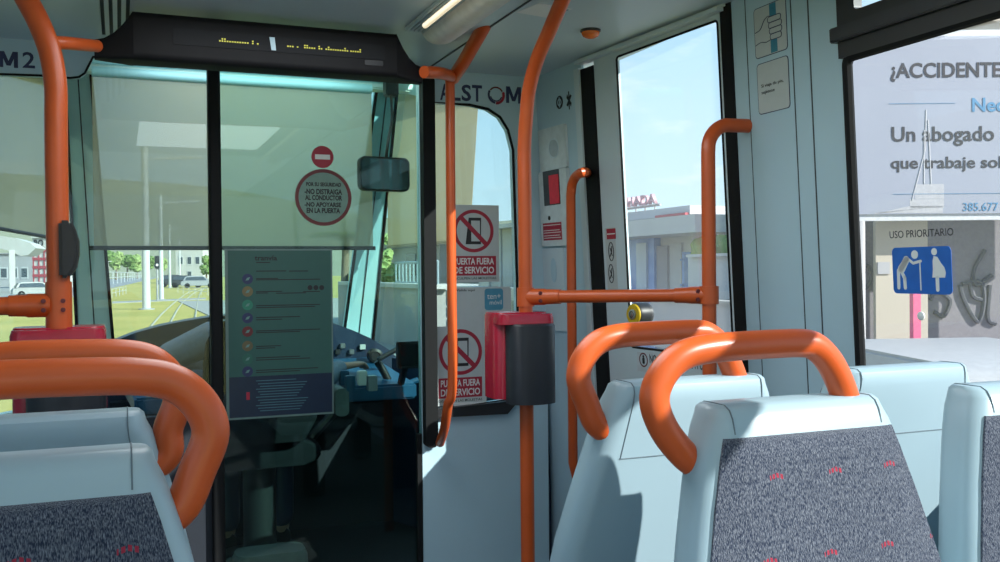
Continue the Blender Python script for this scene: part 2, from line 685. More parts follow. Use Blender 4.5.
# saloon wall with the big side window and a second one behind the camera
u_w = wu(856)                         # window begins
SILL, TR0, TR1 = -0.36, WALL.uv(850, 57)[1], WALL.uv(870, 6)[1]
UE = 2.42 + 3.0
WT = z1 - 0.03
wins = [rr(u_w, u_w + 2.45, SILL, WT, 0.02), rr(u_w + 2.65, UE - 0.2, SILL, WT, 0.02)]
plate(WALL, [(nu(745) - NLEN, z0), (UE, z0), (UE, z1 + 0.02), (nu(745) - NLEN, z1 + 0.02)], wins, -T, 0, 'wall_right', PANEL)
wr = struct(bpy.data.objects['wall_right'])
for k, (a, b) in enumerate(((u_w, u_w + 2.45), (u_w + 2.65, UE - 0.2))):
    if k == 0:
        w = MB().fbox(WALL, a, b, SILL, TR0 + 0.02, -0.010, -0.006).build('window_1', G_SIDE)
        struct(w)
        MB().tube([WALL.p(u, v, 0.001) for u, v in rr(a + 0.004, b, SILL, TR0, 0.02)], 0.013, 8, close=True).build('window_gasket', RUBBER, w)
        # black hopper frame over the pane
        plate(WALL, [(a - 0.012, TR0), (b + 0.01, TR0), (b + 0.01, z1 - 0.012), (a - 0.012, z1 - 0.012)],
              [rr(a + 0.05, b - 0.04, TR1, z1 - 0.035, 0.01)], -0.012, 0.014, 'window_2', BLACK)
        hop = struct(bpy.data.objects['window_2'])
        MB().fbox(WALL, a + 0.04, b - 0.03, TR1 - 0.01, z1 - 0.03, -0.009, -0.005).build('window_pane', G_WIN, hop)
        la, lv0 = WALL.uv(829, 44, 0.03)
        lv1 = WALL.uv(829, 29, 0.03)[1]
        MB().fbox(WALL, la, b, lv0, lv1, 0.0, 0.03).build('window_rail', CHAR, hop, bevel=0.003)
    else:
        struct(MB().fbox(WALL, a, b, SILL, WT, -0.010, -0.006).build('window_5', G_SIDE))
# seams of the wall panels
for px, ww in ((758, 0.002), (803, 0.003), (820, 0.004)):
    u = wu(px, 280)
    MB().fbox(WALL, u, u + ww, z0, z1, 0, 0.0015).build('panel_seam', SEAM, wr)
# left side wall, two windows
LW = Frame((-0.95, -3.0, 1.2), (0, 1, 0), (0.03, 0, 1))
plate(LW, [(0, z0), (6.62, z0), (6.62, z1 + 0.02), (0, z1 + 0.02)], [rr(0.3, 2.6, SILL, 0.6, 0.03), rr(2.85, 5.0, SILL, 0.6, 0.03)], -T, 0, 'wall_left', PANEL)
struct(bpy.data.objects['wall_left'])
for n_, (a, b) in ((6, (0.3, 2.6)), (7, (2.85, 5.0))):
    struct(MB().fbox(LW, a, b, SILL, 0.6, -0.010, -0.006).build('window_%d' % n_, G_SIDE))

# ceiling seams and the air slots
cs = MB()
a, b = onZ(494, 24, CEIL), onZ(560, -60, CEIL)
for p in ((496, 22),):
    x = onZ(*p, CEIL).x
    cs.box(x, x + 0.006, 0.2, 3.55, CEIL - 0.003, CEIL)
struct(cs.build('trim_8', SEAM))


def slot_vent(x0, x1, n, y0, y1, label):
    t = thing('air_vent', ((x0 + x1) / 2, (y0 + y1) / 2, CEIL - 0.012), label, 'air vent', 'ceiling air slots')
    MB().box(x0, x1, y0, y1, CEIL - 0.004, CEIL).build('backing', SEAM, t)
    w_ = (x1 - x0) / n
    for i in range(n + 1):
        x = x0 + i * w_
        MB().box(x - w_ * 0.27, x + w_ * 0.27, y0, y1, CEIL - 0.016, CEIL - 0.001).build('slat', CEILM, t, bevel=0.002)
    return t


xa, xb = onZ(391, 40, CEIL).x, onZ(421, 30, CEIL).x
slot_vent(xa, xb, 4, 0.6, 3.0, 'long slotted air vent in the ceiling beside the fluorescent lamp')
xa, xb = onZ(98, 8, CEIL).x, onZ(132, 8, CEIL).x
slot_vent(xa, xb, 4, 2.2, 3.42, 'slotted air vent in the ceiling above the left orange pole')

# fluorescent lamp in its trough
lx0, lx1 = onZ(418, 48, CEIL - 0.05).x, onZ(468, 36, CEIL - 0.05).x
lamp = thing('ceiling_lamp', ((lx0 + lx1) / 2, 2.0, CEIL - 0.07), 'long fluorescent ceiling lamp with pale housing, right of the black display', 'lamp')
ye = onZ(436, 50, CEIL - 0.06).y
prof = []
for k in range(9):
    t_ = PI * k / 8
    prof.append(((lx0 + lx1) / 2 + (lx1 - lx0) / 2 * math.cos(t_), CEIL - 0.055 * math.sin(t_) ** 0.7))
MB().loft([[(x, y_, CEIL - (CEIL - z) * sc_) for x, z in prof] for y_, sc_ in ((0.6, 1), (ye - 0.06, 1), (ye - 0.02, 0.85), (ye, 0.3))]).build('housing', mat('lamp_housing', (0.78, 0.77, 0.72, 1), 0.4), lamp)
TUBE = mat('lamp_tube', (0.9, 0.85, 0.7, 1), 0.4, emit=(1.0, 0.82, 0.52, 1), strength=0.7)
xt = onZ(438, 16, CEIL - 0.055).x
MB().tube([(xt, 0.6, CEIL - 0.052), (xt, onZ(430, 27, CEIL - 0.055).y, CEIL - 0.052)], 0.009, 10).build('tube', TUBE, lamp)

# ------------------------------------------------------------------ the cab beyond the glass
CABC = 2.25
cabr = [(1.646, 3.64), (1.22, 4.36), (1.2, 5.05)]
struct(MB().box(-1.0, 1.75, PY + 0.05, 5.5, -0.08, 0.0).build('floor_cab', CABDARK))
struct(MB().hexa([(-1, PY, CABC), (1.7, PY, CABC), (1.25, 4.5, CABC), (-0.25, 4.5, CABC)], [(-1, PY, CABC + .05), (1.7, PY, CABC + .05), (1.25, 4.5, CABC + .05), (-0.25, 4.5, CABC + .05)]).build('ceiling_cab', MINT))
struct(MB().fbox(PART, -0.9, 1.65, CEIL, CABC + 0.05, -0.05, -0.02).build('wall_front_upper', MINT))
# lining below the windows
CL = Frame((-0.86, 3.64, 0), (Vector((-0.16, 4.62, 0)) - Vector((-0.86, 3.64, 0))), (0, 0, 1))
clen = (Vector((-0.16, 4.62, 0)) - Vector((-0.86, 3.64, 0))).length
CRt = Frame((1.26, 4.62, 0), (Vector((1.65, 3.64, 0)) - Vector((1.26, 4.62, 0))), (0, 0, 1))
crlen = (Vector((1.65, 3.64, 0)) - Vector((1.26, 4.62, 0))).length
struct(MB().fbox(CL, 0, clen, 0, 0.70, -0.04, 0).fbox(CL, 0, clen, 2.06, CABC, -0.04, 0).build('wall_cab_left', MINT))
struct(MB().fbox(CRt, 0, crlen, 0, 0.82, -0.04, 0).build('wall_cab_right_low', NAVY))
struct(MB().fbox(CRt, 0, crlen, 2.1, CABC, -0.04, 0).build('wall_cab_right', MINT))
struct(MB().fbox(CL, 0, clen, 0.7, 2.06, -0.02, -0.015).build('window_8', G_WIN))
struct(MB().fbox(CRt, 0, crlen, 0.82, 2.1, -0.02, -0.015).build('window_9', G_WIN))
struct(MB().hexa([(-0.2, 4.95, 0), (1.25, 4.95, 0), (1.25, 5.0, 0), (-0.2, 5.0, 0)], [(-0.2, 4.95, 0.85), (1.25, 4.95, 0.85), (1.25, 5.0, 0.85), (-0.2, 5.0, 0.85)]).build('wall_cab_front', CABDARK))
WS = Frame((0, 4.95, 0.85), (1, 0, 0), (0, -0.55, 1.25))
struct(MB().fbox(WS, -0.2, 1.28, 0, 1.37, -0.005, 0).build('window_10', G_WIN))
# windscreen pillars
for nm, q, my in (('trim_9', ((64, 62), (90, 62), (114, 352), (78, 358)), MINT), ('trim_10', ((379, 72), (399, 72), (372, 352), (343, 342)), TEAL)):
    a = [onY(*q[0], 4.40), onY(*q[1], 4.40), onY(*q[2], 4.9), onY(*q[3], 4.9)]
    o = struct(MB().hexa(a, [p + Vector((0, 0.07, 0.0)) for p in a]).build(nm, my, bevel=0.008))
    for i, j in ((1, 2), (3, 0)):
        MB().tube([a[i], a[j]], 0.008, 6).build('gasket', RUBBER, o)
    m0, m1 = (a[0] + a[1]) / 2, (a[2] + a[3]) / 2
    MB().tube([m0 + Vector((0, -.0, 0)), m1 + Vector((0, -.0, 0))], 0.003, 6).build('pillar_seam', SEAM, o)
# windscreen header bands
wh = struct(MB().box(-0.22, 1.3, 4.33, 4.42, onY(160, 76, 4.35).z, CABC).build('trim_11', MINT, bevel=0.008))
MB().box(-0.15, 1.2, 4.318, 4.332, onY(160, 69, 4.35).z, onY(160, 66, 4.35).z).build('groove', TEAL, wh)

# roller blinds
bl = thing('roller_blind', (0.5, 4.33, 1.4), 'wide grey mesh roller blind drawn two thirds down the windscreen', 'blind', 'cab roller blinds')
A_, B_ = onY(94, 249, 4.3), onY(373, 246, 4.3)
zt_ = onY(160, 78, 4.3).z
zb_ = (A_.z + B_.z) / 2
MB().box(A_.x - 0.0, B_.x, 4.299, 4.301, zb_, zt_).build('blind_fabric', BLIND, bl)
MB().box(A_.x - 0.02, B_.x + 0.01, 4.292, 4.308, zb_ - 0.012, zb_ + 0.006).build('bottom_bar', CHAR, bl)
MB().tube([(A_.x, 4.3, zt_ + 0.01), (B_.x, 4.3, zt_ + 0.01)], 0.022, 12).build('roller', TEAL, bl)
# side blind on the right, slanted edge
bs = thing('roller_blind', CRt.p(0.4, 1.4, 0.02), 'sand coloured roller blind on the right cab side window', 'blind', 'cab roller blinds')
q = [CRt.uv(*p, 0.02) for p in ((388, 247), (470, 240), (478, 108), (388, 90))]
MB().fpoly(CRt, q, 0.02, 0.022).build('blind_fabric', BLIND_T, bs)
MB().tube([CRt.p(*q[0], 0.021), CRt.p(*q[1], 0.021)], 0.008, 8).build('bottom_bar', BLIND, bs)
# left side blind
bs = thing('roller_blind', CL.p(0.4, 1.4, 0.02), 'grey mesh roller blind on the left cab side window', 'blind', 'cab roller blinds')
q = [CL.uv(*p, 0.02) for p in ((-60, 218), (58, 239), (58, 70), (-60, 40))]
MB().fpoly(CL, q, 0.02, 0.022).build('blind_fabric', BLIND, bs)
MB().tube([CL.p(*q[0], 0.021), CL.p(*q[1], 0.021)], 0.008, 8).build('bottom_bar', CHAR, bs)

# dashboard hood: an arched back wall that falls towards the driver
top = [(100, 352), (112, 342), (135, 333), (160, 326), (185, 321), (210, 317), (240, 314), (275, 313), (305, 316), (333, 323), (352, 330), (370, 338), (388, 349), (402, 362)]
hp = [onY(x, y, 4.72) for x, y in top]
dash = thing('dashboard', (0.5, 4.7, 0), 'dark navy arched dashboard behind the windscreen of the cab', 'dashboard')
lo = [(p.x, 4.72, 0.0) for p in hp]
MB().loft([[p for p in hp] + [Vector(v) for v in lo[::-1]],
           [p + Vector((0, 0.18, 0.0)) for p in hp] + [Vector(v) + Vector((0, .18, 0)) for v in lo[::-1]]]).build('hood', NAVY, dash)
dz = onY(350, 378, 4.35).z
dk = MB()
dk.hexa([(0.05, 4.25, dz - 0.10), (1.28, 4.25, dz - 0.10), (1.2, 4.73, dz - 0.05), (0.0, 4.73, dz - 0.05)],
        [(0.05, 4.25, dz - 0.03), (1.28, 4.25, dz - 0.03), (1.2, 4.73, dz + 0.06), (0.0, 4.73, dz + 0.06)])
dk.build('desk_top', CABBLUE, dash, bevel=0.01)
MB().box(-0.05, 1.27, 4.64, 4.715, 0, dz - 0.09).build('desk_front', CABDARK, dash)
for i, (px, py) in enumerate(((338, 352), (352, 352), (343, 346))):
    p = onY(px, py, 4.7)
    MB().box(p.x - 0.012, p.x + 0.012, 4.70, 4.72, p.z - 0.012, p.z + 0.012).build('switch', METAL if i else BLACK, dash, bevel=0.002)
p = onY(363, 347, 4.7)
MB().box(p.x - 0.014, p.x + 0.014, 4.702, 4.72, p.z - 0.012, p.z + 0.012).build('warning_label', SIGNW, dash)
p = onY(376, 356, 4.6)
MB().lathe(Frame(p, (1, 0, 0), (0, 0, 1)), [(0.035, -0.05), (0.035, 0.0), (0.022, 0.004), (0.02, 0.0)]).build('gauge', BLACK, dash)
lev = thing('control_lever', onY(385, 385, 4.4), 'curved black control lever on the cab desk beside the monitor', 'lever')
MB().tube(curve_pts([onY(*p, 4.35) for p in ((378, 360), (388, 354), (400, 348), (412, 345))]), 0.012, 8).build('arm', CHAR, lev)
MB().tube(curve_pts([onY(*p, 4.35) for p in ((377, 361), (384, 372), (390, 384), (395, 392))]), [0.018] * 25, 10).build('grip', BLACK, lev)
MB().tube(curve_pts([onY(*p, 4.35) for p in ((372, 385), (385, 390), (400, 386), (418, 380))]), 0.014, 8).build('stem', CABBLUE, lev)
for k, (px, py) in enumerate(((362, 374), (350, 379), (372, 379), (344, 374))):
    pp = onZ(px, py, dz + 0.03)
    MB().box(pp.x - 0.02, pp.x + 0.02, pp.y - 0.02, pp.y + 0.02, dz - 0.02, dz + 0.045).build('desk_switch', (WHITE, CABBLUE, METAL, CABBLUE)[k], dash, bevel=0.003)
mon = thing('monitor', onY(411, 370, 4.2), 'small black square monitor on the cab desk beside the right door post', 'monitor')
a, b = onY(398, 342, 4.1), onY(424, 368, 4.1)
MB().box(a.x, b.x, 4.1, 4.14, b.z, a.z).build('screen_housing', BLACK, mon, bevel=0.004)
MB().box(a.x + 0.01, b.x - 0.01, 4.098, 4.101, b.z + 0.012, a.z - 0.01).build('screen', mat('dark_screen', (0.006, 0.007, 0.01, 1), 0.1), mon)
MB().tube([((a.x + b.x) / 2, 4.15, (a.z + b.z) / 2), ((a.x + b.x) / 2, 4.3, dz - 0.06)], 0.018, 8).build('stand', CHAR, mon)

# driver's seat, grey edged
ds = thing('driver_chair', (0.53, 4.0, 0), 'black driver seat behind the cab door glass', 'seat')


def pad(loc, w, t, h, lean, r=0.04):
    lps = []
    for k in range(7):
        f = k / 6
        sc = 1 - 0.25 * (abs(f - 0.5) * 2) ** 4
        lps.append([Vector((loc[0] + u * sc, loc[1] + v + lean * f, loc[2] + h * f)) for u, v in rr(-w / 2, w / 2, -t / 2, t / 2, r)])
    return lps


CLOTH = mat('driver_seat_cloth', (0.012, 0.014, 0.02, 1), 0.95, spec=0.1)
MB().loft(pad((0.53, 3.96, 0.56), 0.46, 0.10, 0.50, -0.06)).build('backrest', CLOTH, ds)
MB().loft(pad((0.55, 4.20, 0.45), 0.46, 0.46, 0.10, 0)).build('seat_cushion', CLOTH, ds)
MB().lathe(Frame((0.55, 4.2, 0), (1, 0, 0), (0, 1, 0)), [(0.2, 0.0), (0.2, 0.03), (0.07, 0.05), (0.07, 0.45)]).build('pedestal', CHAR, ds)
for p0, p1 in (((338, 402), (341, 412)),):
    a = onY(340, 395, 4.05)
    MB().rrect(Frame((a.x, 4.05, a.z), (1, 0, 0), (0, 0, 1)), -0.025, 0.035, -0.09, 0.03, 0.025, -0.18, 0.02).build('armrest', mat('armrest_grey', (0.14, 0.17, 0.18, 1), 0.5), ds)
    MB().tube([(0.72, 4.1, 0.50), (a.x, 4.12, a.z - 0.07)], 0.02, 8).build('armrest_bracket', CHAR, ds)
st = MB().loft([[(0.53 + u, 3.74 + v, z) for u, v in rr(-0.14 * k, 0.14 * k, -0.06 * k, 0.1 * k, 0.05)] for z, k in ((0, 1), (0.15, 1), (0.175, 0.93))]).build('cab_locker', mat('grey_step', (0.09, 0.11, 0.12, 1), 0.5))
tag(st, 'low grey rounded box on the cab floor behind the door glass', 'box')


# driver: one continuous remeshed body
def capsules(chains, voxel, smooth_it=6):
    mb = MB()
    for ch in chains:
        for (a, ra), (b, rb) in zip(ch, ch[1:]):
            a, b = Vector(a), Vector(b)
            n = max(2, int((b - a).length / 0.02))
            mb.tube([a.lerp(b, i / n) for i in range(n + 1)], [ra + (rb - ra) * i / n for i in range(n + 1)], 14)
        for p, r_ in ch:
            mb.ball(p, r_, 2)
    me = bpy.data.meshes.new('tmp')
    mb.bm.to_mesh(me)
    mb.bm.free()
    o = bpy.data.objects.new('tmp', me)
    COL.objects.link(o)
    m = o.modifiers.new('r', 'REMESH')
    m.mode = 'VOXEL'
    m.voxel_size = voxel
    sm = o.modifiers.new('s', 'SMOOTH')
    sm.iterations = smooth_it
    dg = bpy.context.evaluated_depsgraph_get()
    res = bpy.data.meshes.new_from_object(o.evaluated_get(dg))
    bpy.data.objects.remove(o)
    return res


DX, DY = 0.55, 4.16
HZ = 0.52
wR = onY(350, 368, 4.34)
wR.z += 0.01
sL, sR = Vector((DX - 0.19, DY - 0.02, 0.98)), Vector((DX + 0.19, DY - 0.02, 0.98))
eL, eR = Vector((DX - 0.36, DY + 0.10, 0.90)), Vector((DX + 0.26, DY + 0.05, 0.76))
hL, hR = Vector((DX - 0.20, 4.42, 0.86)), Vector((wR.x - 0.04, 4.34, wR.z))
skin = [
    [((DX, DY, HZ + 0.06), 0.14), ((DX, DY - 0.02, 0.75), 0.12), ((DX, DY - 0.03, 0.95), 0.12), ((DX, DY, 1.07), 0.05), ((DX, DY + 0.02, 1.14), 0.055)],
    [((DX, DY + 0.03, 1.19), 0.085), ((DX, DY + 0.03, 1.235), 0.092)],
    [((DX, DY + 0.055, 1.125), 0.05), ((DX, DY + 0.075, 1.115), 0.03)],
    [((DX, DY + 0.115, 1.195), 0.010), ((DX, DY + 0.14, 1.168), 0.014)],
    [((DX - 0.088, DY + 0.02, 1.19), 0.016), ((DX - 0.092, DY + 0.015, 1.165), 0.012)],
    [((DX + 0.088, DY + 0.02, 1.19), 0.016), ((DX + 0.092, DY + 0.015, 1.165), 0.012)],
    [(sL, 0.055), (eL, 0.042), (hL, 0.026)],
    [(sR, 0.055), (eR, 0.042), (hR, 0.026)],
    [((DX, DY - 0.02, 0.98), 0.07), (sL, 0.055)], [((DX, DY - 0.02, 0.98), 0.07), (sR, 0.055)],
    [((DX - 0.09, DY, HZ + 0.06), 0.085), ((DX - 0.12, DY + 0.34, HZ + 0.04), 0.06), ((DX - 0.12, DY + 0.26, 0.09), 0.042), ((DX - 0.12, DY + 0.38, 0.05), 0.035)],
    [((DX + 0.09, DY, HZ + 0.06), 0.085), ((DX + 0.12, DY + 0.34, HZ + 0.04), 0.06), ((DX + 0.12, DY + 0.26, 0.09), 0.042), ((DX + 0.12, DY + 0.38, 0.05), 0.035)],
]


def hand(w_, d, side, down=0.35):
    """palm, four fingers of unequal length and a thumb from the side of the palm"""
    d = Vector(d).normalized()
    s_ = d.cross(Vector((0, 0, 1))).normalized() * side
    up = Vector((0, 0, 1))
    ch = []
    for k, (off, ln) in enumerate(((-0.030, 0.072), (-0.010, 0.082), (0.010, 0.078), (0.029, 0.062))):
        kn = w_ + d * 0.085 + s_ * off
        ch.append([(w_ + s_ * off * 0.6, 0.017), (kn, 0.012)])
        a = kn + d * ln * 0.45 + up * 0.004
        b = kn + d * ln * 0.78 - up * ln * down * 0.5
        c_ = kn + d * ln * 0.92 - up * ln * down
        ch.append([(kn, 0.0105), (a, 0.0095), (b, 0.0085), (c_, 0.0075)])
    t0 = w_ + d * 0.025 - s_ * 0.028
    ch.append([(t0, 0.013), (t0 + d * 0.035 - s_ * 0.026, 0.011), (t0 + d * 0.068 - s_ * 0.03 - up * 0.008, 0.0085)])
    return ch


skin += hand(hL, (0.15, 1, 0.05), 1) + hand(hR, (0.85, 0.5, 0.02), 1)
SKINM = mat('skin', (0.46, 0.26, 0.18, 1), 0.5)
JACK = mat('jacket_cloth', (0.20, 0.25, 0.33, 1), 0.8, scale=60)
me = capsules(skin, 0.006)
body = place_mesh(me, 'person', SKINM, None, lambda c: Vector(c), True)
tag(body, 'driver seen from behind in a grey-blue jacket, seated, right hand on the desk', 'person')
def toward(a, b, f):
    return a.lerp(b, f)
jk = [
    [((DX, DY, HZ + 0.05), 0.165), ((DX, DY - 0.02, 0.75), 0.145), ((DX, DY - 0.03, 0.95), 0.14), ((DX, DY - 0.01, 1.03), 0.075)],
    [(sL, 0.075), (eL, 0.06), (toward(eL, hL, 0.93), 0.04)], [(sR, 0.075), (eR, 0.06), (toward(eR, hR, 0.88), 0.04)],
    [((DX, DY - 0.02, 0.98), 0.09), (sL, 0.075)], [((DX, DY - 0.02, 0.98), 0.09), (sR, 0.075)]]
place_mesh(capsules(jk, 0.008, 4), 'jacket', JACK, body, lambda c: Vector(c), True)
tr_ = [[((DX + s_ * 0.09, DY, HZ + 0.06), 0.10), ((DX + s_ * 0.12, DY + 0.34, HZ + 0.04), 0.078), ((DX + s_ * 0.12, DY + 0.26, 0.14), 0.062)] for s_ in (-1, 1)]
place_mesh(capsules(tr_, 0.009, 4), 'trousers', NAVY, body, lambda c: Vector(c), True)
for s_ in (-1, 1):
    MB().tube(curve_pts([(DX + s_ * 0.12, DY + 0.23, 0.045), (DX + s_ * 0.12, DY + 0.33, 0.05), (DX + s_ * 0.125, DY + 0.43, 0.045)]), [0.045] * 8 + [0.042] * 9, 12).build('shoe', BLACK, body)
    MB().ball((DX + s_ * 0.033, DY + 0.112, 1.205), 0.012, 2).build('eye', WHITE, body)
MB().ball((DX, DY + 0.116, 1.14), (0.024, 0.012, 0.007), 2).build('mouth', DREDINK, body)
hb = MB()
hb.ball((DX, DY + 0.012, 1.255), (0.1, 0.105, 0.085), 3, 0.06, 6)
hb.ball((DX, DY - 0.03, 1.19), (0.088, 0.06, 0.085), 3, 0.06, 6)
hb.build('hair', mat('dark_hair', (0.02, 0.014, 0.01, 1), 0.6, scale=80), body)

# inner rear-view mirror on its arm
mr = thing('rear_view_mirror', onY(392, 95, 3.95), 'dark rounded rectangular mirror on a thin arm, top right of the cab', 'mirror')
MC = onY(385, 174, 3.95)
MF = Frame(MC, (1, 0.12, 0), (0, 0, 1))
hw_, hh_ = 0.114, 0.073
MB().rrect(MF, -hw_, hw_, -hh_, hh_, 0.028, -0.03, 0.0).build('mirror_housing', BLACK, mr)
MB().rrect(MF, -hw_ + 0.008, hw_ - 0.008, -hh_ + 0.008, hh_ - 0.008, 0.024, 0.0, 0.002).build('mirror_glass', mat('mirror_glass', (0.07, 0.09, 0.10, 1), 0.08, 1.0), mr)
MB().tube(curve_pts([MC + Vector((0.01, 0.02, 0.06)), onY(388, 142, 3.97), onY(392, 118, 4.1), onY(391, 96, 4.28)]), 0.007, 8).build('mirror_arm', BLACK, mr)
pm = onY(391, 90, 4.3)
MB().box(pm.x - 0.03, pm.x + 0.03, 4.27, 4.335, pm.z - 0.03, pm.z + 0.05).build('mirror_mount', CHAR, mr, bevel=0.006)

# ------------------------------------------------------------------ orange poles and rails
def bracket(mb, a, b, r, ln):
    a, b = Vector(a), Vector(b)
    d = (b - a).normalized()
    mb.tube([a, a + d * ln * 0.55, a + d * ln * 0.6, a + d * ln], [r * 1.32, r * 1.32, r * 1.22, r * 1.16], 18)


def bolt_heads(p, d, t, name='bolt'):
    for z in (0.012, -0.012):
        q = Vector(p) + Vector((0, 0, z))
        fr = Frame(q, Vector(d).cross(Vector((0, 0, 1))) * -1, (0, 0, 1))
        MB().lathe(fr, [(0.0062, -0.004), (0.0062, 0.0015), (0.003, 0.002)], seg=12).build(name, DREDINK, t)


LY, RY, MY, BY = 2.80, 2.77, 3.25, 3.0
lp = onY(58.5, 280, LY)
pole = thing('grab_pole', (lp.x, LY, 0), 'thick orange vertical pole at the left edge, bent outwards at the top', 'pole', 'orange grab poles')
rL = 0.029
pts = [Vector((lp.x, LY, 0.0)), Vector((lp.x, LY, 0.6)), Vector((lp.x, LY, 1.2)), onY(56.5, 170, LY), onY(56, 120, LY), onY(55.5, 85, LY), onY(50, 52, LY), onY(39, 23, LY), onY(27, 0, LY), onY(15, -22, LY)]
MB().tube(curve_pts(pts), rL, 20).build('pole_tube', ORANGE, pole)
st0 = onY(55, 40, LY)
bx = onY(97, 46, BY)
MB().tube([onY(46, 42, LY), onY(66, 43, LY + 0.04), bx], 0.018, 14).build('stub', ORANGE, pole)
j = Vector((lp.x, LY, onY(60, 305, LY).z))
jb = MB()
jb.tube([j - Vector((0, 0, 0.062)), j + Vector((0, 0, 0.062))], rL * 1.14, 20)
jb.build('clamp', ORANGE, pole)
bolt_heads(j + Vector((-0.035, -rL * 1.3, 0.0)), (0, -1, 0), pole)
bolt_heads(j + Vector((0.012, -rL * 1.15, 0.0)), (0, -1, 0), pole)
# black rounded pad on the pole
pa, pb = onY(60, 221, LY), onY(80, 278, LY)
z_m, z_h = (pa.z + pb.z) / 2, (pa.z - pb.z) / 2
x_in, x_out = lp.x + 0.004, pb.x
prof = [(x_in, -1), (x_in + 0.024, -1), (x_out - 0.006, -0.62), (x_out, -0.2), (x_out, 0.3), (x_out - 0.008, 0.7), (x_in + 0.03, 1), (x_in, 1)]
pf = Frame((0, LY, z_m), (1, 0, 0), (0, 0, 1))
MB().fpoly(pf, [(x, z * z_h) for x, z in prof], -0.03, 0.05).build('knee_pad', BLACK, pole, bevel=0.008)
# horizontal bar going left
hb_ = thing('grab_rail', (lp.x - 0.2, LY, j.z), 'orange horizontal rail running left from the left pole', 'rail', 'orange horizontal rails')
m_ = MB()
m_.tube([(lp.x - 0.75, LY, j.z - 0.0), (lp.x - 0.02, LY, j.z)], 0.024, 18)
m_.build('rail_tube', ORANGE, hb_)
m_ = MB()
bracket(m_, (lp.x - 0.02, LY, j.z), (lp.x - 1, LY, j.z), 0.024, 0.1)
m_.build('clamp', ORANGE, hb_)

# right pole
rp = onY(525.5, 280, RY)
pole2 = thing('grab_pole', (rp.x, RY, 0), 'orange vertical pole carrying the black fronted ticket validator, bent at the ceiling', 'pole', 'orange grab poles')
rR = 0.0222
pts = [Vector((rp.x, RY, 0)), Vector((rp.x, RY, 0.6)), Vector((rp.x, RY, 1.2))]
for py_ in (200, 150):
    pts.append(Vector((rp.x, RY, onY(525, py_, RY).z)))
yv = RY
for px_, py_ in ((526, 120), (529, 90), (537, 60), (548, 34), (560, 6), (572, -22)):
    d_ = ray(px_, py_)
    t_ = rp.x / d_.x                       # keep the pole in its own upright plane
    pts.append(EYE + d_ * t_)
MB().tube(curve_pts(pts), rR, 18).build('pole_tube', ORANGE, pole2)
j2 = Vector((rp.x, RY, onY(525, 297, RY).z))
PWQ = hit(748, 126, WALL.o, WALL.n)
j3_ = onY(709, 295, PWQ.y)
MB().tube([j2 - Vector((0, 0, 0.03)), j2 + Vector((0, 0, 0.03))], rR * 1.25, 18).build('clamp', ORANGE, pole2)
bolt_heads(j2 + (j3_ - j2).normalized() * 0.05 + Vector((-0.010, -0.0265, 0)), (0, -1, 0), pole2)

# pole by the door, bent into the wall
PW = hit(748, 126, WALL.o, WALL.n)
YD = PW.y
dp = onY(709, 280, YD)
pole3 = thing('grab_pole', (dp.x, YD, 0), 'orange pole beside the passenger door with its top bent into the wall', 'pole', 'orange grab poles')
zt = PW.z
wx_ = PW.x
rD = 0.0205
arc = [Vector((wx_ + 0.01, YD, zt))] + [Vector((wx_ - 0.01, YD, zt))]
r_ = 0.075
for k in range(1, 8):
    a = PI / 2 * k / 8
    arc.append(Vector((dp.x + r_ - r_ * math.sin(a), YD, zt - r_ + r_ * math.cos(a))))
arc = [p for p in arc if p.x >= dp.x]
arc += [Vector((dp.x, YD, zt - r_ - 0.01)), Vector((dp.x, YD, 1.0)), Vector((dp.x, YD, 0))]
MB().tube(arc, rD, 18).build('pole_tube', ORANGE, pole3)
j3 = Vector((dp.x, YD, onY(711, 295, YD).z))
MB().tube([j3 - Vector((0, 0, 0.026)), j3 + Vector((0, 0, 0.026))], rD * 1.35, 18).build('clamp', ORANGE, pole3)
# rail between the two
ra = thing('grab_rail', (j2 + j3) / 2, 'orange horizontal rail between the validator pole and the pole by the door', 'rail', 'orange horizontal rails')
MB().tube([j2, j3], 0.0195, 18).build('rail_tube', ORANGE, ra)
m_ = MB(); bracket(m_, j2, j3, 0.0195, 0.12); m_.build('clamp', ORANGE, ra)
m_ = MB(); bracket(m_, j3, j2, 0.0195, 0.10); m_.build('clamp', ORANGE, ra)
bolt_heads(j3 + (j2 - j3).normalized() * 0.035 + Vector((-0.012, -0.024, 0)), (0, -1, 0), ra)

# grab rail on the strip in front of the door
gz1 = NOSE.uv(590, 172)[1]
gu = nu(571) - 0.01
u_end = nu(590)
gr = thing('grab_rail', NOSE.p(gu, -1.2, 0.09), 'slim upright orange rail on the far side of the passenger door', 'rail', 'upright orange rails')
off = 0.085
base = NOSE.p(0, 0, 0)
def npx(px, py):                      # point on the plane the rail stands in
    u, v = NOSE.uv(px, py, off)
    return NOSE.p(u, v, off)
g1, g2 = npx(571, 195), npx(571, 470)
g2 = Vector((g1.x, g1.y, g2.z))
pts = [NOSE.p(nu(593), gz1, 0.0)]
pts += [npx(584, 171.5), npx(577, 175), npx(572.5, 183), g1]
pth = curve_pts(pts, 6) + [g1.lerp(g2, 0.3), g1.lerp(g2, 0.95), g2 + NOSE.n * -0.02 - Vector((0, 0, 0.03)), g2 - NOSE.n * 0.085 - Vector((0, 0, 0.045))]
MB().tube(pth, 0.018, 14).build('rail_tube', ORANGE, gr)

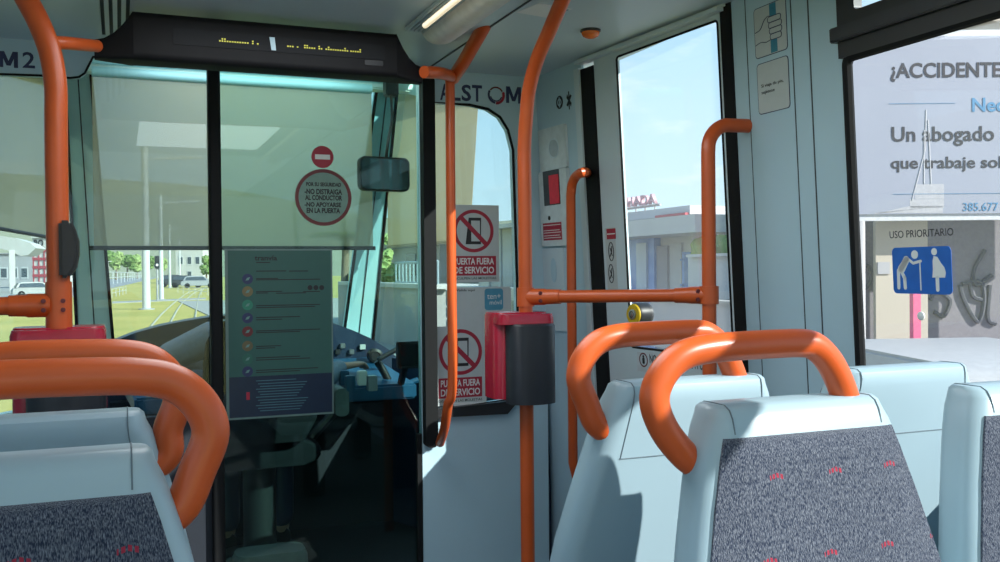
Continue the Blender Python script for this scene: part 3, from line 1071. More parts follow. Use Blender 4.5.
# ceiling arm that carries the display, with the long thin hand rail under it
ar = thing('grab_rail', onY(452, 75, MY), 'thin orange rail hanging from the ceiling by the cab door, foot curved left', 'rail', 'upright orange rails')
ax = onY(453, 75, MY).x
up_ = []
for px_, py_ in ((455, 74), (463, 63), (474, 44), (484, 26), (493, 8)):
    d_ = ray(px_, py_)
    up_.append(EYE + d_ * (ax / d_.x))
MB().tube(curve_pts([Vector((ax, MY, up_[0].z - 0.01))] + up_[1:]), 0.024, 16).build('ceiling_arm', ORANGE, ar)
d0 = onY(424, 72, BY)
MB().tube(curve_pts([d0, onY(440, 73, BY + 0.06), Vector((ax, MY, up_[0].z - 0.005))]), 0.0205, 14).build('stub', ORANGE, ar)
b0 = onY(449.5, 378, MY)
pts = [Vector((ax - 0.012, MY, up_[0].z)), Vector((ax - 0.013, MY, 1.4)), Vector((ax - 0.013, MY, b0.z)), onY(448, 405, MY + 0.02), onY(444.5, 428, MY + 0.12), onY(440, 443, MY + 0.25)]
MB().tube(curve_pts(pts, 6), 0.0175, 14).build('rail_tube', ORANGE, ar)

# ------------------------------------------------------------------ destination display
A_, B_ = onY(133, 9, BY), onY(397, 34, BY)
C_, D_ = onY(133, 57, BY), onY(397, 78, BY)
zt_, zb_ = min(CEIL - 0.002, (A_.z + B_.z) / 2), (C_.z + D_.z) / 2
dx0, dx1 = A_.x, B_.x
DISPB = mat('display_black', (0.006, 0.006, 0.008, 1), 0.65, spec=0.25)
dsp = thing('display', ((dx0 + dx1) / 2, BY + 0.05, zb_), 'long black passenger display with yellow dots, hung over the cab door', 'display')
DF = Frame(((dx0 + dx1) / 2, BY, (zt_ + zb_) / 2), (1, 0, 0), (0, 0, 1))
hw_, hh_ = (dx1 - dx0) / 2, (zt_ - zb_) / 2
MB().rrect(Frame(((dx0 + dx1) / 2, BY, (zt_ + zb_) / 2), (0, -1, 0), (0, 0, 1)), -0.12, 0.0, -hh_, hh_, 0.02, -hw_, hw_).build('housing', DISPB, dsp)
for s_, px_e, pym in ((-1, 94, 46), (1, 425, 73)):
    ex = onY(px_e, pym, BY).x
    ez = onY(px_e, pym, BY).z
    xe = (dx0 if s_ < 0 else dx1)
    lps = []
    for f in (0, 0.25, 0.5, 0.75, 1.0):
        k = (1 - f) ** 2.0
        x = xe + (ex - xe) * f
        lo_, hi_ = zb_ + (ez - 0.028 - zb_) * f, ez + 0.028 + (zt_ - ez - 0.028) * k
        lps.append([(x, BY + v, z) for v, z in rr(0.0 + 0.03 * f, 0.12 - 0.05 * f, lo_, hi_, 0.012)])
    MB().loft(lps).build('end_cap', DISPB, dsp)
u0, v0 = DF.uv(173, 32); u1, v1 = DF.uv(385, 63)
va, vb = DF.uv(173, 33)[1], DF.uv(173, 44)[1]
SCR = mat('display_window', (0.014, 0.015, 0.018, 1), 0.6, spec=0.15)
vm = (DF.uv(280, 37)[1] + DF.uv(280, 52)[1]) / 2
MB().rrect(DF, u0, u1, vm - 0.024, vm + 0.024, 0.004, 0.0, 0.002).build('screen', SCR, dsp)
LED = mat('yellow_led', (0.7, 0.65, 0.05, 1), 0.4, emit=(0.75, 0.72, 0.08, 1), strength=0.22)
rng = random.Random(3)
pat = ['1011011101', '0110101110', '1110111011']
for px_a, px_b in ((219, 259), (287, 348), (350, 361)):
    ua, ub = DF.uv(px_a, 40)[0], DF.uv(px_b, 50)[0]
    x = ua
    led = MB()
    while x < ub:
        if rng.random() < 0.84:
            for r in range(2):
                if rng.random() < 0.3 or r == 0:
                    led.fbox(DF, x, x + 0.0045, vm - 0.004 + r * 0.0065 - 0.002, vm - 0.004 + r * 0.0065 + 0.002, 0.002, 0.003)
        x += 0.0075
    led.build('led_row', LED, dsp, smooth=False)
u_ = DF.uv(272, 45)[0]
MB().fpoly(DF, [(u_ - 0.008, vm + 0.02), (u_ + 0.008, vm + 0.02), (u_ + 0.012, vm - 0.02), (u_ - 0.002, vm - 0.02)], 0.002, 0.003).build('painted_reflection', PANEL, dsp, smooth=False)  # white reflection on the screen, painted as a flat pale patch
u_ = DF.uv(374, 64)[0]; v_ = DF.uv(374, 63)[1]
MB().rrect(DF, u_ - 0.03, u_ + 0.03, v_ - 0.008, v_ + 0.008, 0.003, 0, 0.002).build('side_plate', CHAR, dsp)
for px_ in (230, 388):
    u_, v_ = DF.uv(px_, 76 if px_ > 300 else 50)

# ------------------------------------------------------------------ ticket validators on the poles
def validator(x, y, zt, zb, hw, label, rx=0.0):
    t = thing('ticket_validator', (x, y, zb), label, 'ticket validator', 'ticket validators')
    fr = Frame((x, y, 0), (1, 0, 0), (0, 1, 0))       # n up
    out_ = rr(-hw * 1.36, hw * 1.0, -0.03, 0.10, 0.035, 8)
    lps = [[fr.p(u, v, z) for u, v in out_] for z in (zb + 0.012, zt - 0.012)]
    lps.append([fr.p(-0.2 * hw + (u + 0.2 * hw) * 0.96, 0.035 + (v - 0.035) * 0.93, zt) for u, v in out_])
    MB().loft(lps).build('back_shell', RED, t)
    top_ = rr(-hw * 1.36, hw * 1.0, -0.075, 0.02, 0.03, 8)
    MB().loft([[fr.p(u, v, z) for u, v in top_] for z in (zt - 0.035, zt - 0.02)] + [[fr.p(-0.2 * hw + (u + 0.2 * hw) * 0.96, -0.028 + (v + 0.028) * 0.92, zt - 0.004) for u, v in top_]]).build('top_rim', RED, t)
    fp = []
    for k in range(15):
        a = PI * k / 14
        fp.append((hw * math.cos(a), -0.035 - 0.075 * math.sin(a) ** 0.7))
    lps = [[fr.p(u, v, z) for u, v in fp] for z in (zb, zb + 0.006, zt - 0.04)]
    lps.append([fr.p(u * 0.95, -0.035 + (v + 0.035) * 0.92, zt - 0.034) for u, v in fp])
    MB().loft(lps).build('front_cover', CHAR, t)
    return t


vz0, vz1 = onY(525, 403, RY - 0.05).z, onY(525, 312, RY).z
validator(rp.x - 0.006, RY, vz1, vz0, 0.079, 'red ticket validator with black curved front on the right hand pole')
vz0, vz1 = onY(60, 418, LY - 0.05).z, onY(60, 327, LY).z
validator(lp.x + 0.018, LY, vz1, vz0, 0.098, 'red ticket validator on the left pole, half hidden behind the seats')

# ------------------------------------------------------------------ seats
FAB = mat('seat_fabric', (0.035, 0.055, 0.10, 1), 0.95, bump=0.0)


def fabric_nodes(m):
    t = m.node_tree
    b = t.nodes['Principled BSDF']
    for n in list(t.nodes):
        if n.type not in ('BSDF_PRINCIPLED', 'OUTPUT_MATERIAL'):
            t.nodes.remove(n)
    N_ = t.nodes.new
    tc = N_('ShaderNodeTexCoord')
    mp = N_('ShaderNodeMapping')
    mp.inputs['Scale'].default_value = (800, 800, 140)
    n1 = N_('ShaderNodeTexNoise')
    n1.inputs['Scale'].default_value = 1.0
    n1.inputs['Detail'].default_value = 3
    rp = N_('ShaderNodeValToRGB')
    rp.color_ramp.elements[0].position = 0.40
    rp.color_ramp.elements[0].color = (0.016, 0.025, 0.050, 1)
    rp.color_ramp.elements[1].position = 0.74
    rp.color_ramp.elements[1].color = (0.19, 0.21, 0.25, 1)
    t.links.new(tc.outputs['Object'], mp.inputs[0])
    t.links.new(mp.outputs[0], n1.inputs['Vector'])
    t.links.new(n1.outputs['Fac'], rp.inputs[0])
    def M(op, x, y=None):
        n = N_('ShaderNodeMath')
        n.operation = op
        for i_, v_ in enumerate((x, y)):
            if v_ is None:
                continue
            if isinstance(v_, (int, float)):
                n.inputs[i_].default_value = v_
            else:
                t.links.new(v_, n.inputs[i_])
        return n.outputs[0]
    sp = N_('ShaderNodeSeparateXYZ')
    t.links.new(tc.outputs['Object'], sp.inputs[0])
    X_, Z_ = sp.outputs['X'], sp.outputs['Z']
    row = M('FLOOR', M('DIVIDE', M('SUBTRACT', Z_, 0.8875), 0.115))
    xs = M('ADD', M('ADD', X_, 0.029), M('MULTIPLY', M('MODULO', M('ABSOLUTE', row), 2), 0.029))
    zz = M('MULTIPLY', M('SUBTRACT', M('FRACT', M('DIVIDE', M('SUBTRACT', Z_, 0.8875), 0.115)), 0.5), 0.115)
    xx = M('MULTIPLY', M('SUBTRACT', M('FRACT', M('DIVIDE', xs, 0.108)), 0.5), 0.108)
    tri = M('SUBTRACT', 0.005, M('MULTIPLY', M('ABSOLUTE', xx), 0.3))
    inz = M('MULTIPLY', M('LESS_THAN', zz, tri), M('GREATER_THAN', zz, M('SUBTRACT', tri, 0.0068)))
    comb = M('GREATER_THAN', M('SINE', M('MULTIPLY', xx, 900)), -0.35)
    mask = M('MULTIPLY', M('MULTIPLY', inz, M('LESS_THAN', M('ABSOLUTE', xx), 0.012)), comb)
    mk = N_('ShaderNodeMixRGB')
    t.links.new(mask, mk.inputs[0])
    t.links.new(rp.outputs[0], mk.inputs[1])
    mk.inputs[2].default_value = (0.30, 0.03, 0.055, 1)
    t.links.new(mk.outputs[0], b.inputs['Base Color'])
    bp = N_('ShaderNodeBump')
    bp.inputs['Strength'].default_value = 0.7
    bp.inputs['Distance'].default_value = 0.003
    t.links.new(n1.outputs['Fac'], bp.inputs['Height'])
    t.links.new(bp.outputs[0], b.inputs['Normal'])
    b.inputs['Sheen Weight'].default_value = 0.35
    b.inputs['Sheen Roughness'].default_value = 0.4
    b.inputs['Specular IOR Level'].default_value = 0.15


fabric_nodes(FAB)
ZT = 1.046


def hwid(z):
    f = min(1.0, max(0.0, (ZT - 0.02 - z) / 0.34))
    return 0.166 + 0.092 * f ** 0.8


def yc(z):
    return 0.0 - 0.20 * (ZT - z) if z > 0.5 else -0.2 * (ZT - 0.5)


def make_seat(s, kx=1.0):
    """faces local -y; s is the side of the grab handle (0: none)"""
    t = thing('passenger_chair', (0, 0, 0), '', 'seat')
    lps = []
    rows = [(0.40, 1), (0.45, 1), (0.55, 1), (0.65, 1), (0.75, 1), (0.85, 1), (0.93, 1), (0.98, 1), (1.01, 1.0), (1.028, 0.96), (1.040, 0.84), (ZT, 0.6)]
    for z, k in rows:
        hw = hwid(z) * (1 - (1 - k) * 0.16)
        dp = 0.045 * (1.0 if k == 1 else k)
        lps.append([Vector((u, yc(z) + v, z)) for u, v in rr(-hw, hw, -dp, dp, 0.036 * (1 if k == 1 else k), 7)])
    MB().loft(lps).build('shell', SEATP, t)
    # upholstery on the front face
    rows = [0.47, 0.50, 0.60, 0.70, 0.80, 0.90, 0.97, 0.995, 1.001]
    fl = []
    nx = 11
    for i, z in enumerate(rows):
        hw = hwid(z) - 0.020
        edge = 0.0 if i in (0, len(rows) - 1) else 1.0
        row = []
        for k in range(nx):
            f = -1 + 2 * k / (nx - 1)
            bul = (0.012 * (1 - f ** 6) * edge if i not in (1, 7) else 0.009 * (1 - f ** 6))
            row.append(Vector((hw * f, yc(z) - 0.0455 - bul, z)))
        fl.append(row)
    m = MB()
    vs = [[m.bm.verts.new(p) for p in r] for r in fl]
    back = [[m.bm.verts.new((p.x, yc(p.z) - 0.03, p.z)) for p in r] for r in fl]
    for i in range(len(rows) - 1):
        for k in range(nx - 1):
            m.bm.faces.new((vs[i][k], vs[i][k + 1], vs[i + 1][k + 1], vs[i + 1][k]))
    for i in range(len(rows) - 1):
        m.bm.faces.new((vs[i][0], vs[i + 1][0], back[i + 1][0], back[i][0]))
        m.bm.faces.new((vs[i + 1][-1], vs[i][-1], back[i][-1], back[i + 1][-1]))
    for k in range(nx - 1):
        m.bm.faces.new((vs[0][k + 1], vs[0][k], back[0][k], back[0][k + 1]))
        m.bm.faces.new((vs[-1][k], vs[-1][k + 1], back[-1][k + 1], back[-1][k]))
    pad_ = m.build('backrest_upholstery', FAB, t, angle=60)
    # seams of the head cap, front and back
    sm = MB()
    for sx in (-1, 1):
        x = sx * 0.138
        sd = [(1.006, -0.0452), (1.018, -0.0446), (1.028, -0.0436), (1.040, -0.0383), (ZT, -0.0272), (ZT + 0.0004, 0.0), (ZT, 0.0272), (1.040, 0.0383), (1.028, 0.0436), (1.01, 0.0452), (0.96, 0.0454), (0.908, 0.0454)]
        sm.tube([(x * (1 + 0.14 * max(0, (1.02 - z) / 0.12) * (d_ > 0)), yc(z) + d_, z) for z, d_ in sd], 0.0011, 6)
    sm.tube([(-0.158, yc(0.908) + 0.0453, 0.908), (0.158, yc(0.908) + 0.0453, 0.908)], 0.0012, 6)
    sm.build('cap_seam', mat('seat_seam', (0.13, 0.18, 0.21, 1), 0.7), t)
    # seat cushion and foot
    MB().loft([[Vector((u, -0.36 + v, z)) for u, v in rr(-0.22 * k, 0.22 * k, -0.22 * k, 0.24 * k, 0.06)] for z, k in ((0.38, 0.92), (0.40, 1), (0.43, 1), (0.445, 0.96))]).build('seat_pan', SEATP, t)
    MB().loft([[Vector((u, -0.36 + v, z)) for u, v in rr(-0.20 * k, 0.20 * k, -0.205 * k, 0.20 * k, 0.06)] for z, k in ((0.44, 1), (0.465, 1), (0.475, 0.93))]).build('seat_cushion', FAB, t)
    MB().box(-0.06, 0.06, -0.42, -0.22, 0, 0.39).build('pedestal', CHAR, t, bevel=0.01)
    if s:
        y0 = yc(1.0) + 0.005
        P = [(0.160 / kx, 0.947), (0.194 / kx, 0.972), (0.228, 1.012), (0.245, 1.055), (0.234, 1.09), (0.203, 1.118), (0.158, 1.129), (0.08, 1.132), (-0.02, 1.132), (-0.05, 1.125), (-0.075, 1.104), (-0.097, 1.07), (-0.118, 1.02)]
        P = [(x * kx if x > 0 else x, z) for x, z in P]
        MB().tube(curve_pts([(s * x, y0, z) for x, z in P], 6), 0.0225, 20).build('grab_handle', ORANGE, t)
        # shell socket where the handle goes in
    return t


GRP = 'pale plastic tram seats with orange handles'
pa_ = make_seat(-1)
pb_ = make_seat(1, 0.93)
pc_ = make_seat(0)
pd_ = make_seat(-1, 0.86)
SEATS = [
    (pa_, True, 0.975, 1.22, 0, 'blue upholstered aisle seat facing us on the right, sunlit, with orange handle'),
    (pb_, True, -0.128, 1.205, 0, 'blue upholstered seat nearest us at the bottom left, with orange handle'),
    (pc_, True, 1.493, 1.22, 0, 'blue upholstered window seat cut by the right edge, no handle'),
    (pb_, False, 0.992, 1.53, PI, 'seat turned away just behind the right sunlit aisle seat, pale plastic back'),
    (pd_, True, -0.130, 1.54, PI, 'seat turned away just behind the bottom left seat, pale plastic back'),
    (pc_, False, 1.510, 1.53, PI, 'seat turned away by the side window, only its plain pale head showing'),
]
for o, first, x, y, rz, lab in SEATS:
    c = o if first else copy_tree(o)
    c.location = (x, y, 0)
    c.rotation_euler = (0, 0, rz)
    tag(c, lab, 'seat', GRP)

# ------------------------------------------------------------------ signs and fittings
E = 0.0008


def px_rect(fr, l, t, r, b, n=0.0):
    a = fr.uv(l, (t + b) / 2, n)[0]
    c = fr.uv(r, (t + b) / 2, n)[0]
    vt_ = fr.uv((l + r) / 2, t, n)[1]
    vb_ = fr.uv((l + r) / 2, b, n)[1]
    return a, c, vb_, vt_


# company lettering over the window and over the left glass
lt = thing('wall_lettering', PART.p(PART.uv(480, 100)[0], PART.uv(480, 103)[1], 0), 'dark blue capital lettering with a ringed O over the window right of the cab door', 'lettering')
for body_, l, r in (('A', 440, 449.5), ('L', 452, 460.5), ('S', 461.5, 471), ('T', 472, 482), ('M', 506, 521)):
    mid = (l + r) / 2
    a, c, vb_, vt_ = px_rect(PART, l, 83.5 + (mid - 440) * 0.045, r, 100 + (mid - 440) * 0.045)
    if body_ == 'M':
        letter_M(MB(), PART, a, c, vb_, vt_, 0.0005).build('lettering', NAVYINK, lt, smooth=False)
    else:
        text(PART, body_, a, c, vb_, vt_, 0.0005, NAVYINK, lt, bold=0.025)
oc = PART.uv(496, 95)
R_ = abs(PART.uv(505, 95)[0] - oc[0])
for k in range(3):
    a0 = 2 * PI * k / 3 + 0.5
    MB().ring(PART, oc[0], oc[1], R_ * 0.70, R_ * (0.86 + 0.06 * k), 0.0003, 0.0012 + 0.0002 * k, a0, a0 + 2.0, 20).build('logo_ring', (DREDINK, NAVYINK, REDINK)[k], lt, smooth=False)
MB().ring(PART, oc[0], oc[1], R_ * 0.56, R_ * 0.68, 0.0003, 0.001, 3.4, 6.0, 20).build('logo_ring', NAVYINK, lt, smooth=False)
l2 = thing('wall_lettering', PART.p(PART.uv(20, 67)[0], PART.uv(20, 67)[1], 0), 'bold dark lettering M2 on the strip at top left', 'lettering')
for body_, l, r, dy in (('M', -1, 18, 0), ('2', 22.5, 35, 0.6)):
    a, c, vb_, vt_ = px_rect(PART, l, 51.5 + dy, r, 67.5 + dy)
    if body_ == 'M':
        letter_M(MB(), PART, a, c, vb_, vt_, 0.0005, 0.22).build('lettering', NAVYINK, l2, smooth=False)
    else:
        text(PART, body_, a, c, vb_, vt_, 0.0005, NAVYINK, l2, bold=0.015)

# stickers on the cab door glass
GF = Frame((0, PY + 0.012, 0), (1, 0, 0), (0, 0, 1))
ne = GF.uv(322.5, 157)
rn = abs(GF.uv(333.5, 157)[0] - ne[0])
t = thing('no_entry_sticker', GF.p(ne[0], ne[1] - rn, 0), 'small round red sticker with a white bar on the cab door glass', 'sticker')
MB().disc(GF, *ne, rn, 0, 0.001).build('disc', REDINK, t, smooth=False)
MB().fbox(GF, ne[0] - rn * 0.68, ne[0] + rn * 0.68, ne[1] - rn * 0.22, ne[1] + rn * 0.22, 0.001, 0.0016).build('bar', WHITE, t, smooth=False)
rc = GF.uv(323.5, 197.5)
rn = abs(GF.uv(351.5, 197)[0] - rc[0])
t = thing('round_notice', GF.p(rc[0], rc[1] - rn, 0), 'large round notice with dark red rim under the no-entry sticker', 'sticker')
MB().disc(GF, *rc, rn, 0, 0.001).build('rim', DREDINK, t, smooth=False)
MB().disc(GF, *rc, rn * 0.875, 0.001, 0.0015).build('field', mat('notice_grey_green', (0.15, 0.27, 0.23, 1), 0.5), t, smooth=False)
for body_, l, tt, r, b in (('POR SU SEGURIDAD', 306, 182.5, 341, 186.5), ('-NO DISTRAIGA', 304.5, 189, 342, 194.5), ('AL CONDUCTOR', 305, 195.2, 342, 200.4), ('-NO APOYARSE', 304.5, 202.3, 341, 207), ('EN LA PUERTA', 306.5, 208, 340, 213.2)):
    a, c, vb_, vt_ = px_rect(GF, l, tt, r, b)
    text(GF, body_, a, c, vb_, vt_, 0.0016, INK, t, bold=0.04)

# information poster
pq = px_rect(GF, 225.5, 249, 333, 417)
t = thing('information_poster', GF.p((pq[0] + pq[1]) / 2, pq[2], 0), 'tall green information poster with navy foot on the cab door glass', 'poster')
MB().fbox(GF, *pq, 0, 0.001).build('poster_frame', mat('poster_frame', (0.12, 0.2, 0.19, 1), 0.4), t, smooth=False)
a, c, vb_, vt_ = px_rect(GF, 228.5, 250.5, 331.5, 415)
MB().fbox(GF, a, c, vb_, vt_, 0.001, 0.0014).build('sheet', mat('poster_green', (0.022, 0.095, 0.082, 1), 0.5, noise_amt=0.02), t, smooth=False)
vs_ = GF.uv(280, 375)[1]
MB().fbox(GF, a, c, vb_, vs_, 0.0014, 0.0018).build('navy_band', mat('poster_navy', (0.006, 0.02, 0.05, 1), 0.35), t, smooth=False)
a, c, vb_, vt_ = px_rect(GF, 254.5, 255.5, 277, 260.5)
text(GF, 'tranvía', a, c, vb_, vt_, 0.0018, INK, t, bold=0.02)
rows = MB()
for y_, segs in ((262.5, ((256, 270),)), (271, ((256, 286), (289, 308))), (278.5, ((256, 278),)), (279.5, ((256, 320),)), (291.5, ((256, 282), (303, 320))), (293, ((256, 268), (276, 306))), (305, ((256, 320),)), (307, ((256, 315),)),
                  (317, ((256, 300),)), (319.5, ((256, 282),)), (330, ((256, 320),)), (332, ((256, 300),)), (346, ((256, 281),)), (348, ((256, 275),)), (357, ((256, 300),)), (359, ((256, 310),)), (369, ((256, 318),)), (371.5, ((256, 300),))):
    for l, r in segs:
        a, c, vb_, vt_ = px_rect(GF, l, y_ - 0.45, r, y_ + 0.45)
        rows.fbox(GF, a, c, vb_, vt_, 0.0014, 0.0018)
rows.build('text_rows', INK, t, smooth=False)
rows = MB()
for k in range(12):
    a, c, vb_, vt_ = px_rect(GF, 256 + (k % 3) * 2, 379.5 + k * 2.7, 296 + (k * 11) % 13, 380.3 + k * 2.7)
    rows.fbox(GF, a, c, vb_, vt_, 0.0018, 0.0021)
rows.build('text_rows', mat('pale_teal_ink', (0.06, 0.16, 0.2, 1), 0.5), t, smooth=False)
icon_m = [NAVYINK, mat('brown_ink', (0.16, 0.13, 0.06, 1)), mat('green_ink', (0.02, 0.2, 0.13, 1)), NAVYINK, DREDINK, mat('bronze_ink', (0.12, 0.10, 0.05, 1)), mat('deep_green_ink', (0.02, 0.12, 0.09, 1)), NAVYINK]
for k, y_ in enumerate((279, 291.5, 305, 318, 331.5, 346, 359, 371.5)):
    u_, v_ = GF.uv(247.5, y_)
    MB().disc(GF, u_, v_, 0.0195, 0.0014, 0.0019, 20).build('icon', icon_m[k], t, smooth=False)
    MB().fpoly(GF, [(u_ - 0.008, v_ - 0.006), (u_ + 0.004, v_ - 0.004), (u_ + 0.009, v_ + 0.007), (u_ - 0.002, v_ + 0.004)], 0.0019, 0.0022).build('icon_glyph', mat('icon_pale', (0.12, 0.25, 0.23, 1)), t, smooth=False)
for k in range(3):
    u_, v_ = GF.uv(310 + k * 5.8, 287.6)
    MB().disc(GF, u_, v_, 0.0095, 0.0014, 0.0019, 16).build('icon', INK, t, smooth=False)
u_, v_ = GF.uv(248, 396)
MB().fbox(GF, u_ - 0.006, u_ + 0.006, v_ - 0.014, v_ + 0.014, 0.0018, 0.0022).build('icon', REDINK, t, smooth=False)


def phone_sign(l, tt, r, b, ring_c, ring_r, band, name, label):
    G = Frame((0, PY + 0.016, 0), (1, 0, 0), (0, 0, 1))
    a, c, vb_, vt_ = px_rect(G, l, tt, r, b)
    t = thing(name, G.p((a + c) / 2, vb_, 0), label, 'sign', 'out of service signs')
    MB().fbox(G, a, c, vb_, vt_, 0, 0.001).build('card', SIGNW, t, smooth=False)
    u_, v_ = G.uv(*ring_c)
    R = ring_r * abs(G.uv(ring_c[0] + 10, ring_c[1])[0] - u_) / 10
    # telephone
    pw, ph = R * 0.40, R * 0.62
    MB().hexa([G.p(u_ + x, v_ + y, 0.001) for x, y in ((-pw, -ph), (pw * 0.9, -ph), (pw * 0.95, ph), (-pw * 0.6, ph))],
              [G.p(u_ + x, v_ + y, 0.0016) for x, y in ((-pw, -ph), (pw * 0.9, -ph), (pw * 0.95, ph), (-pw * 0.6, ph))]).build('phone_glyph', INK, t, smooth=False)
    MB().fbox(G, u_ - pw * 0.3, u_ + pw * 0.78, v_ - ph * 0.78, v_ + ph * 0.78, 0.0016, 0.002).build('phone_screen', SIGNW, t, smooth=False)
    MB().ring(G, u_, v_, R * 0.84, R, 0.001, 0.0018).build('prohibition_ring', REDINK, t, smooth=False)
    s_ = R * 0.62
    k_ = R * 0.075
    MB().fpoly(G, [(u_ - s_ - k_, v_ + s_ - k_), (u_ + s_ - k_, v_ - s_ - k_), (u_ + s_ + k_, v_ - s_ + k_), (u_ - s_ + k_, v_ + s_ + k_)], 0.002, 0.0024).build('prohibition_bar', REDINK, t, smooth=False)
    a, c, vb_, vt_ = px_rect(G, *band)
    bd = MB().fbox(G, a, c, vb_, vt_, 0.001, 0.0016).build('red_band', REDINK, t, smooth=False)
    h_ = vt_ - vb_
    w_ = c - a
    text(G, 'PUERTA FUERA', a + w_ * 0.05, c - w_ * 0.05, vb_ + h_ * 0.56, vb_ + h_ * 0.90, 0.0017, WHITE, t, bold=0.02)
    text(G, 'DE SERVICIO', a + w_ * 0.05, c - w_ * 0.05, vb_ + h_ * 0.10, vb_ + h_ * 0.45, 0.0017, WHITE, t, bold=0.02)
    text(G, 'DISCULPEN LAS MOLESTIAS', a, c, vb_ - h_ * 0.20, vb_ - h_ * 0.08, 0.0012, INK, t, bold=0.01)
    return t


phone_sign(451, 205, 499, 282, (473.5, 231), 20, (451.5, 256, 496, 275.5), 'out_of_service_sign', 'upper white sign with a crossed-out phone and red band on the partition window')
phone_sign(434.5, 326, 486, 405, (460.5, 352), 21.5, (438.5, 377.5, 482, 397.5), 'out_of_service_sign', 'lower white sign with a crossed-out phone, beside the red validator')
G = Frame((0, PY + 0.015, 0), (1, 0, 0), (0, 0, 1))
a, c, vb_, vt_ = px_rect(G, 451.5, 287, 511, 326)
t = thing('payment_sticker', G.p((a + c) / 2, vb_, 0), 'white sticker with a rounded blue square between the two phone signs', 'sticker')
MB().rrect(G, a, c, vb_, vt_, 0.012, 0, 0.001).build('card', SIGNW, t, smooth=False)
a, c, vb_, vt_ = px_rect(G, 484.5, 288.5, 503, 310)
MB().rrect(G, a, c, vb_, vt_, 0.012, 0.001, 0.0015).build('blue_square', mat('sky_blue_ink', (0.07, 0.28, 0.42, 1)), t, smooth=False)
for body_, l, tt, r, b in (('ten+', 487, 294, 500.5, 299), ('móvil', 489.5, 300, 501.5, 304.5)):
    a, c, vb_, vt_ = px_rect(G, l, tt, r, b)
    text(G, body_, a, c, vb_, vt_, 0.0016, WHITE, t)
a, c, vb_, vt_ = px_rect(G, 456, 289, 475, 292)
text(G, 'Valida aquí', a, c, vb_, vt_, 0.0012, INK, t, bold=0.01)
a, c, vb_, vt_ = px_rect(G, 458, 404, 514, 408)
pp = MB().hexa([G.p(*G.uv(*p), 0.0) for p in ((455, 409), (490, 408), (515, 401), (452, 403))], [G.p(*G.uv(*p), 0.012) for p in ((455, 409), (490, 408), (515, 401), (452, 403))]).build('paper_strip', WHITE)
tag(pp, 'narrow white paper strip lying along the black window sill', 'paper')

# emergency handle box and speaker on the strip beside the door
a, c, vb_, vt_ = px_rect(NOSE, 539, 126, 567, 246, 0.016)
t = thing('emergency_handle_box', NOSE.p((a + c) / 2, vb_, 0), 'grey wall unit with round speaker, red window and red label beside the door', 'control box')
MB().rrect(NOSE, a + 0.01, c, NOSE.uv(553, 170)[1], vt_, 0.01, 0, 0.012).build('speaker_plate', mat('box_pale', (0.60, 0.68, 0.70, 1), 0.4), t)
sc = NOSE.uv(554, 148, 0.012)
MB().ring(NOSE, *sc, 0.036, 0.040, 0.012, 0.014).build('speaker_ring', PANEL_W, t)
MB().lathe(NOSE, [(0.034, 0.012), (0.034, 0.0135), (0.02, 0.0145)], *sc).build('speaker_grille', mat('grille', (0.4, 0.47, 0.5, 1), 0.6), t)
MB().rrect(NOSE, a, c, vb_, NOSE.uv(553, 170)[1] - 0.002, 0.006, 0, 0.016).build('box_cover', mat('box_pale', (0.60, 0.68, 0.70, 1), 0.4), t)
a, c, vb_, vt_ = px_rect(NOSE, 544, 170, 560, 205, 0.016)
MB().rrect(NOSE, a, c, vb_, vt_, 0.004, 0.014, 0.018).build('window_frame', SEAM, t)
a2 = a + (c - a) * 0.4
MB().rrect(NOSE, a2, c - 0.003, vb_ + 0.004, vt_ - 0.02, 0.003, 0.018, 0.021).build('red_handle', mat('bright_red', (0.75, 0.03, 0.06, 1), 0.35), t)
MB().disc(NOSE, *NOSE.uv(549.5, 218, 0.016), 0.009, 0.016, 0.0175, 16).build('keyhole', INK, t, smooth=False)
a, c, vb_, vt_ = px_rect(NOSE, 543.5, 222.5, 562, 240, 0.016)
lb = MB().fbox(NOSE, a, c, vb_, vt_, 0.016, 0.017).build('red_label', REDINK, t, smooth=False)
rows = MB()
for k, f in enumerate((0.85, 0.55, 0.42, 0.25, 0.12)):
    rows.fbox(NOSE, a + 0.004, c - 0.006 - 0.01 * (k % 2), vb_ + (vt_ - vb_) * f, vb_ + (vt_ - vb_) * f + 0.0025, 0.017, 0.0175)
rows.build('text_rows', WHITE, lb, smooth=False)
a, c, vb_, vt_ = px_rect(NOSE, 544, 248, 567, 330)
t = thing('access_cover', NOSE.p((a + c) / 2, vb_, 0), 'grey cover with pressed oval under the red label beside the door', 'cover')
MB().rrect(NOSE, a, c, vb_, vt_, 0.008, 0, 0.01).build('plate', PANEL_W, t)
u_, v_ = NOSE.uv(556, 270)
MB().fpoly(NOSE, [(u_ + 0.022 * math.cos(k * PI / 16), v_ + 0.05 * math.sin(k * PI / 16)) for k in range(32)], 0.01, 0.012).build('pressed_oval', PANEL, t)
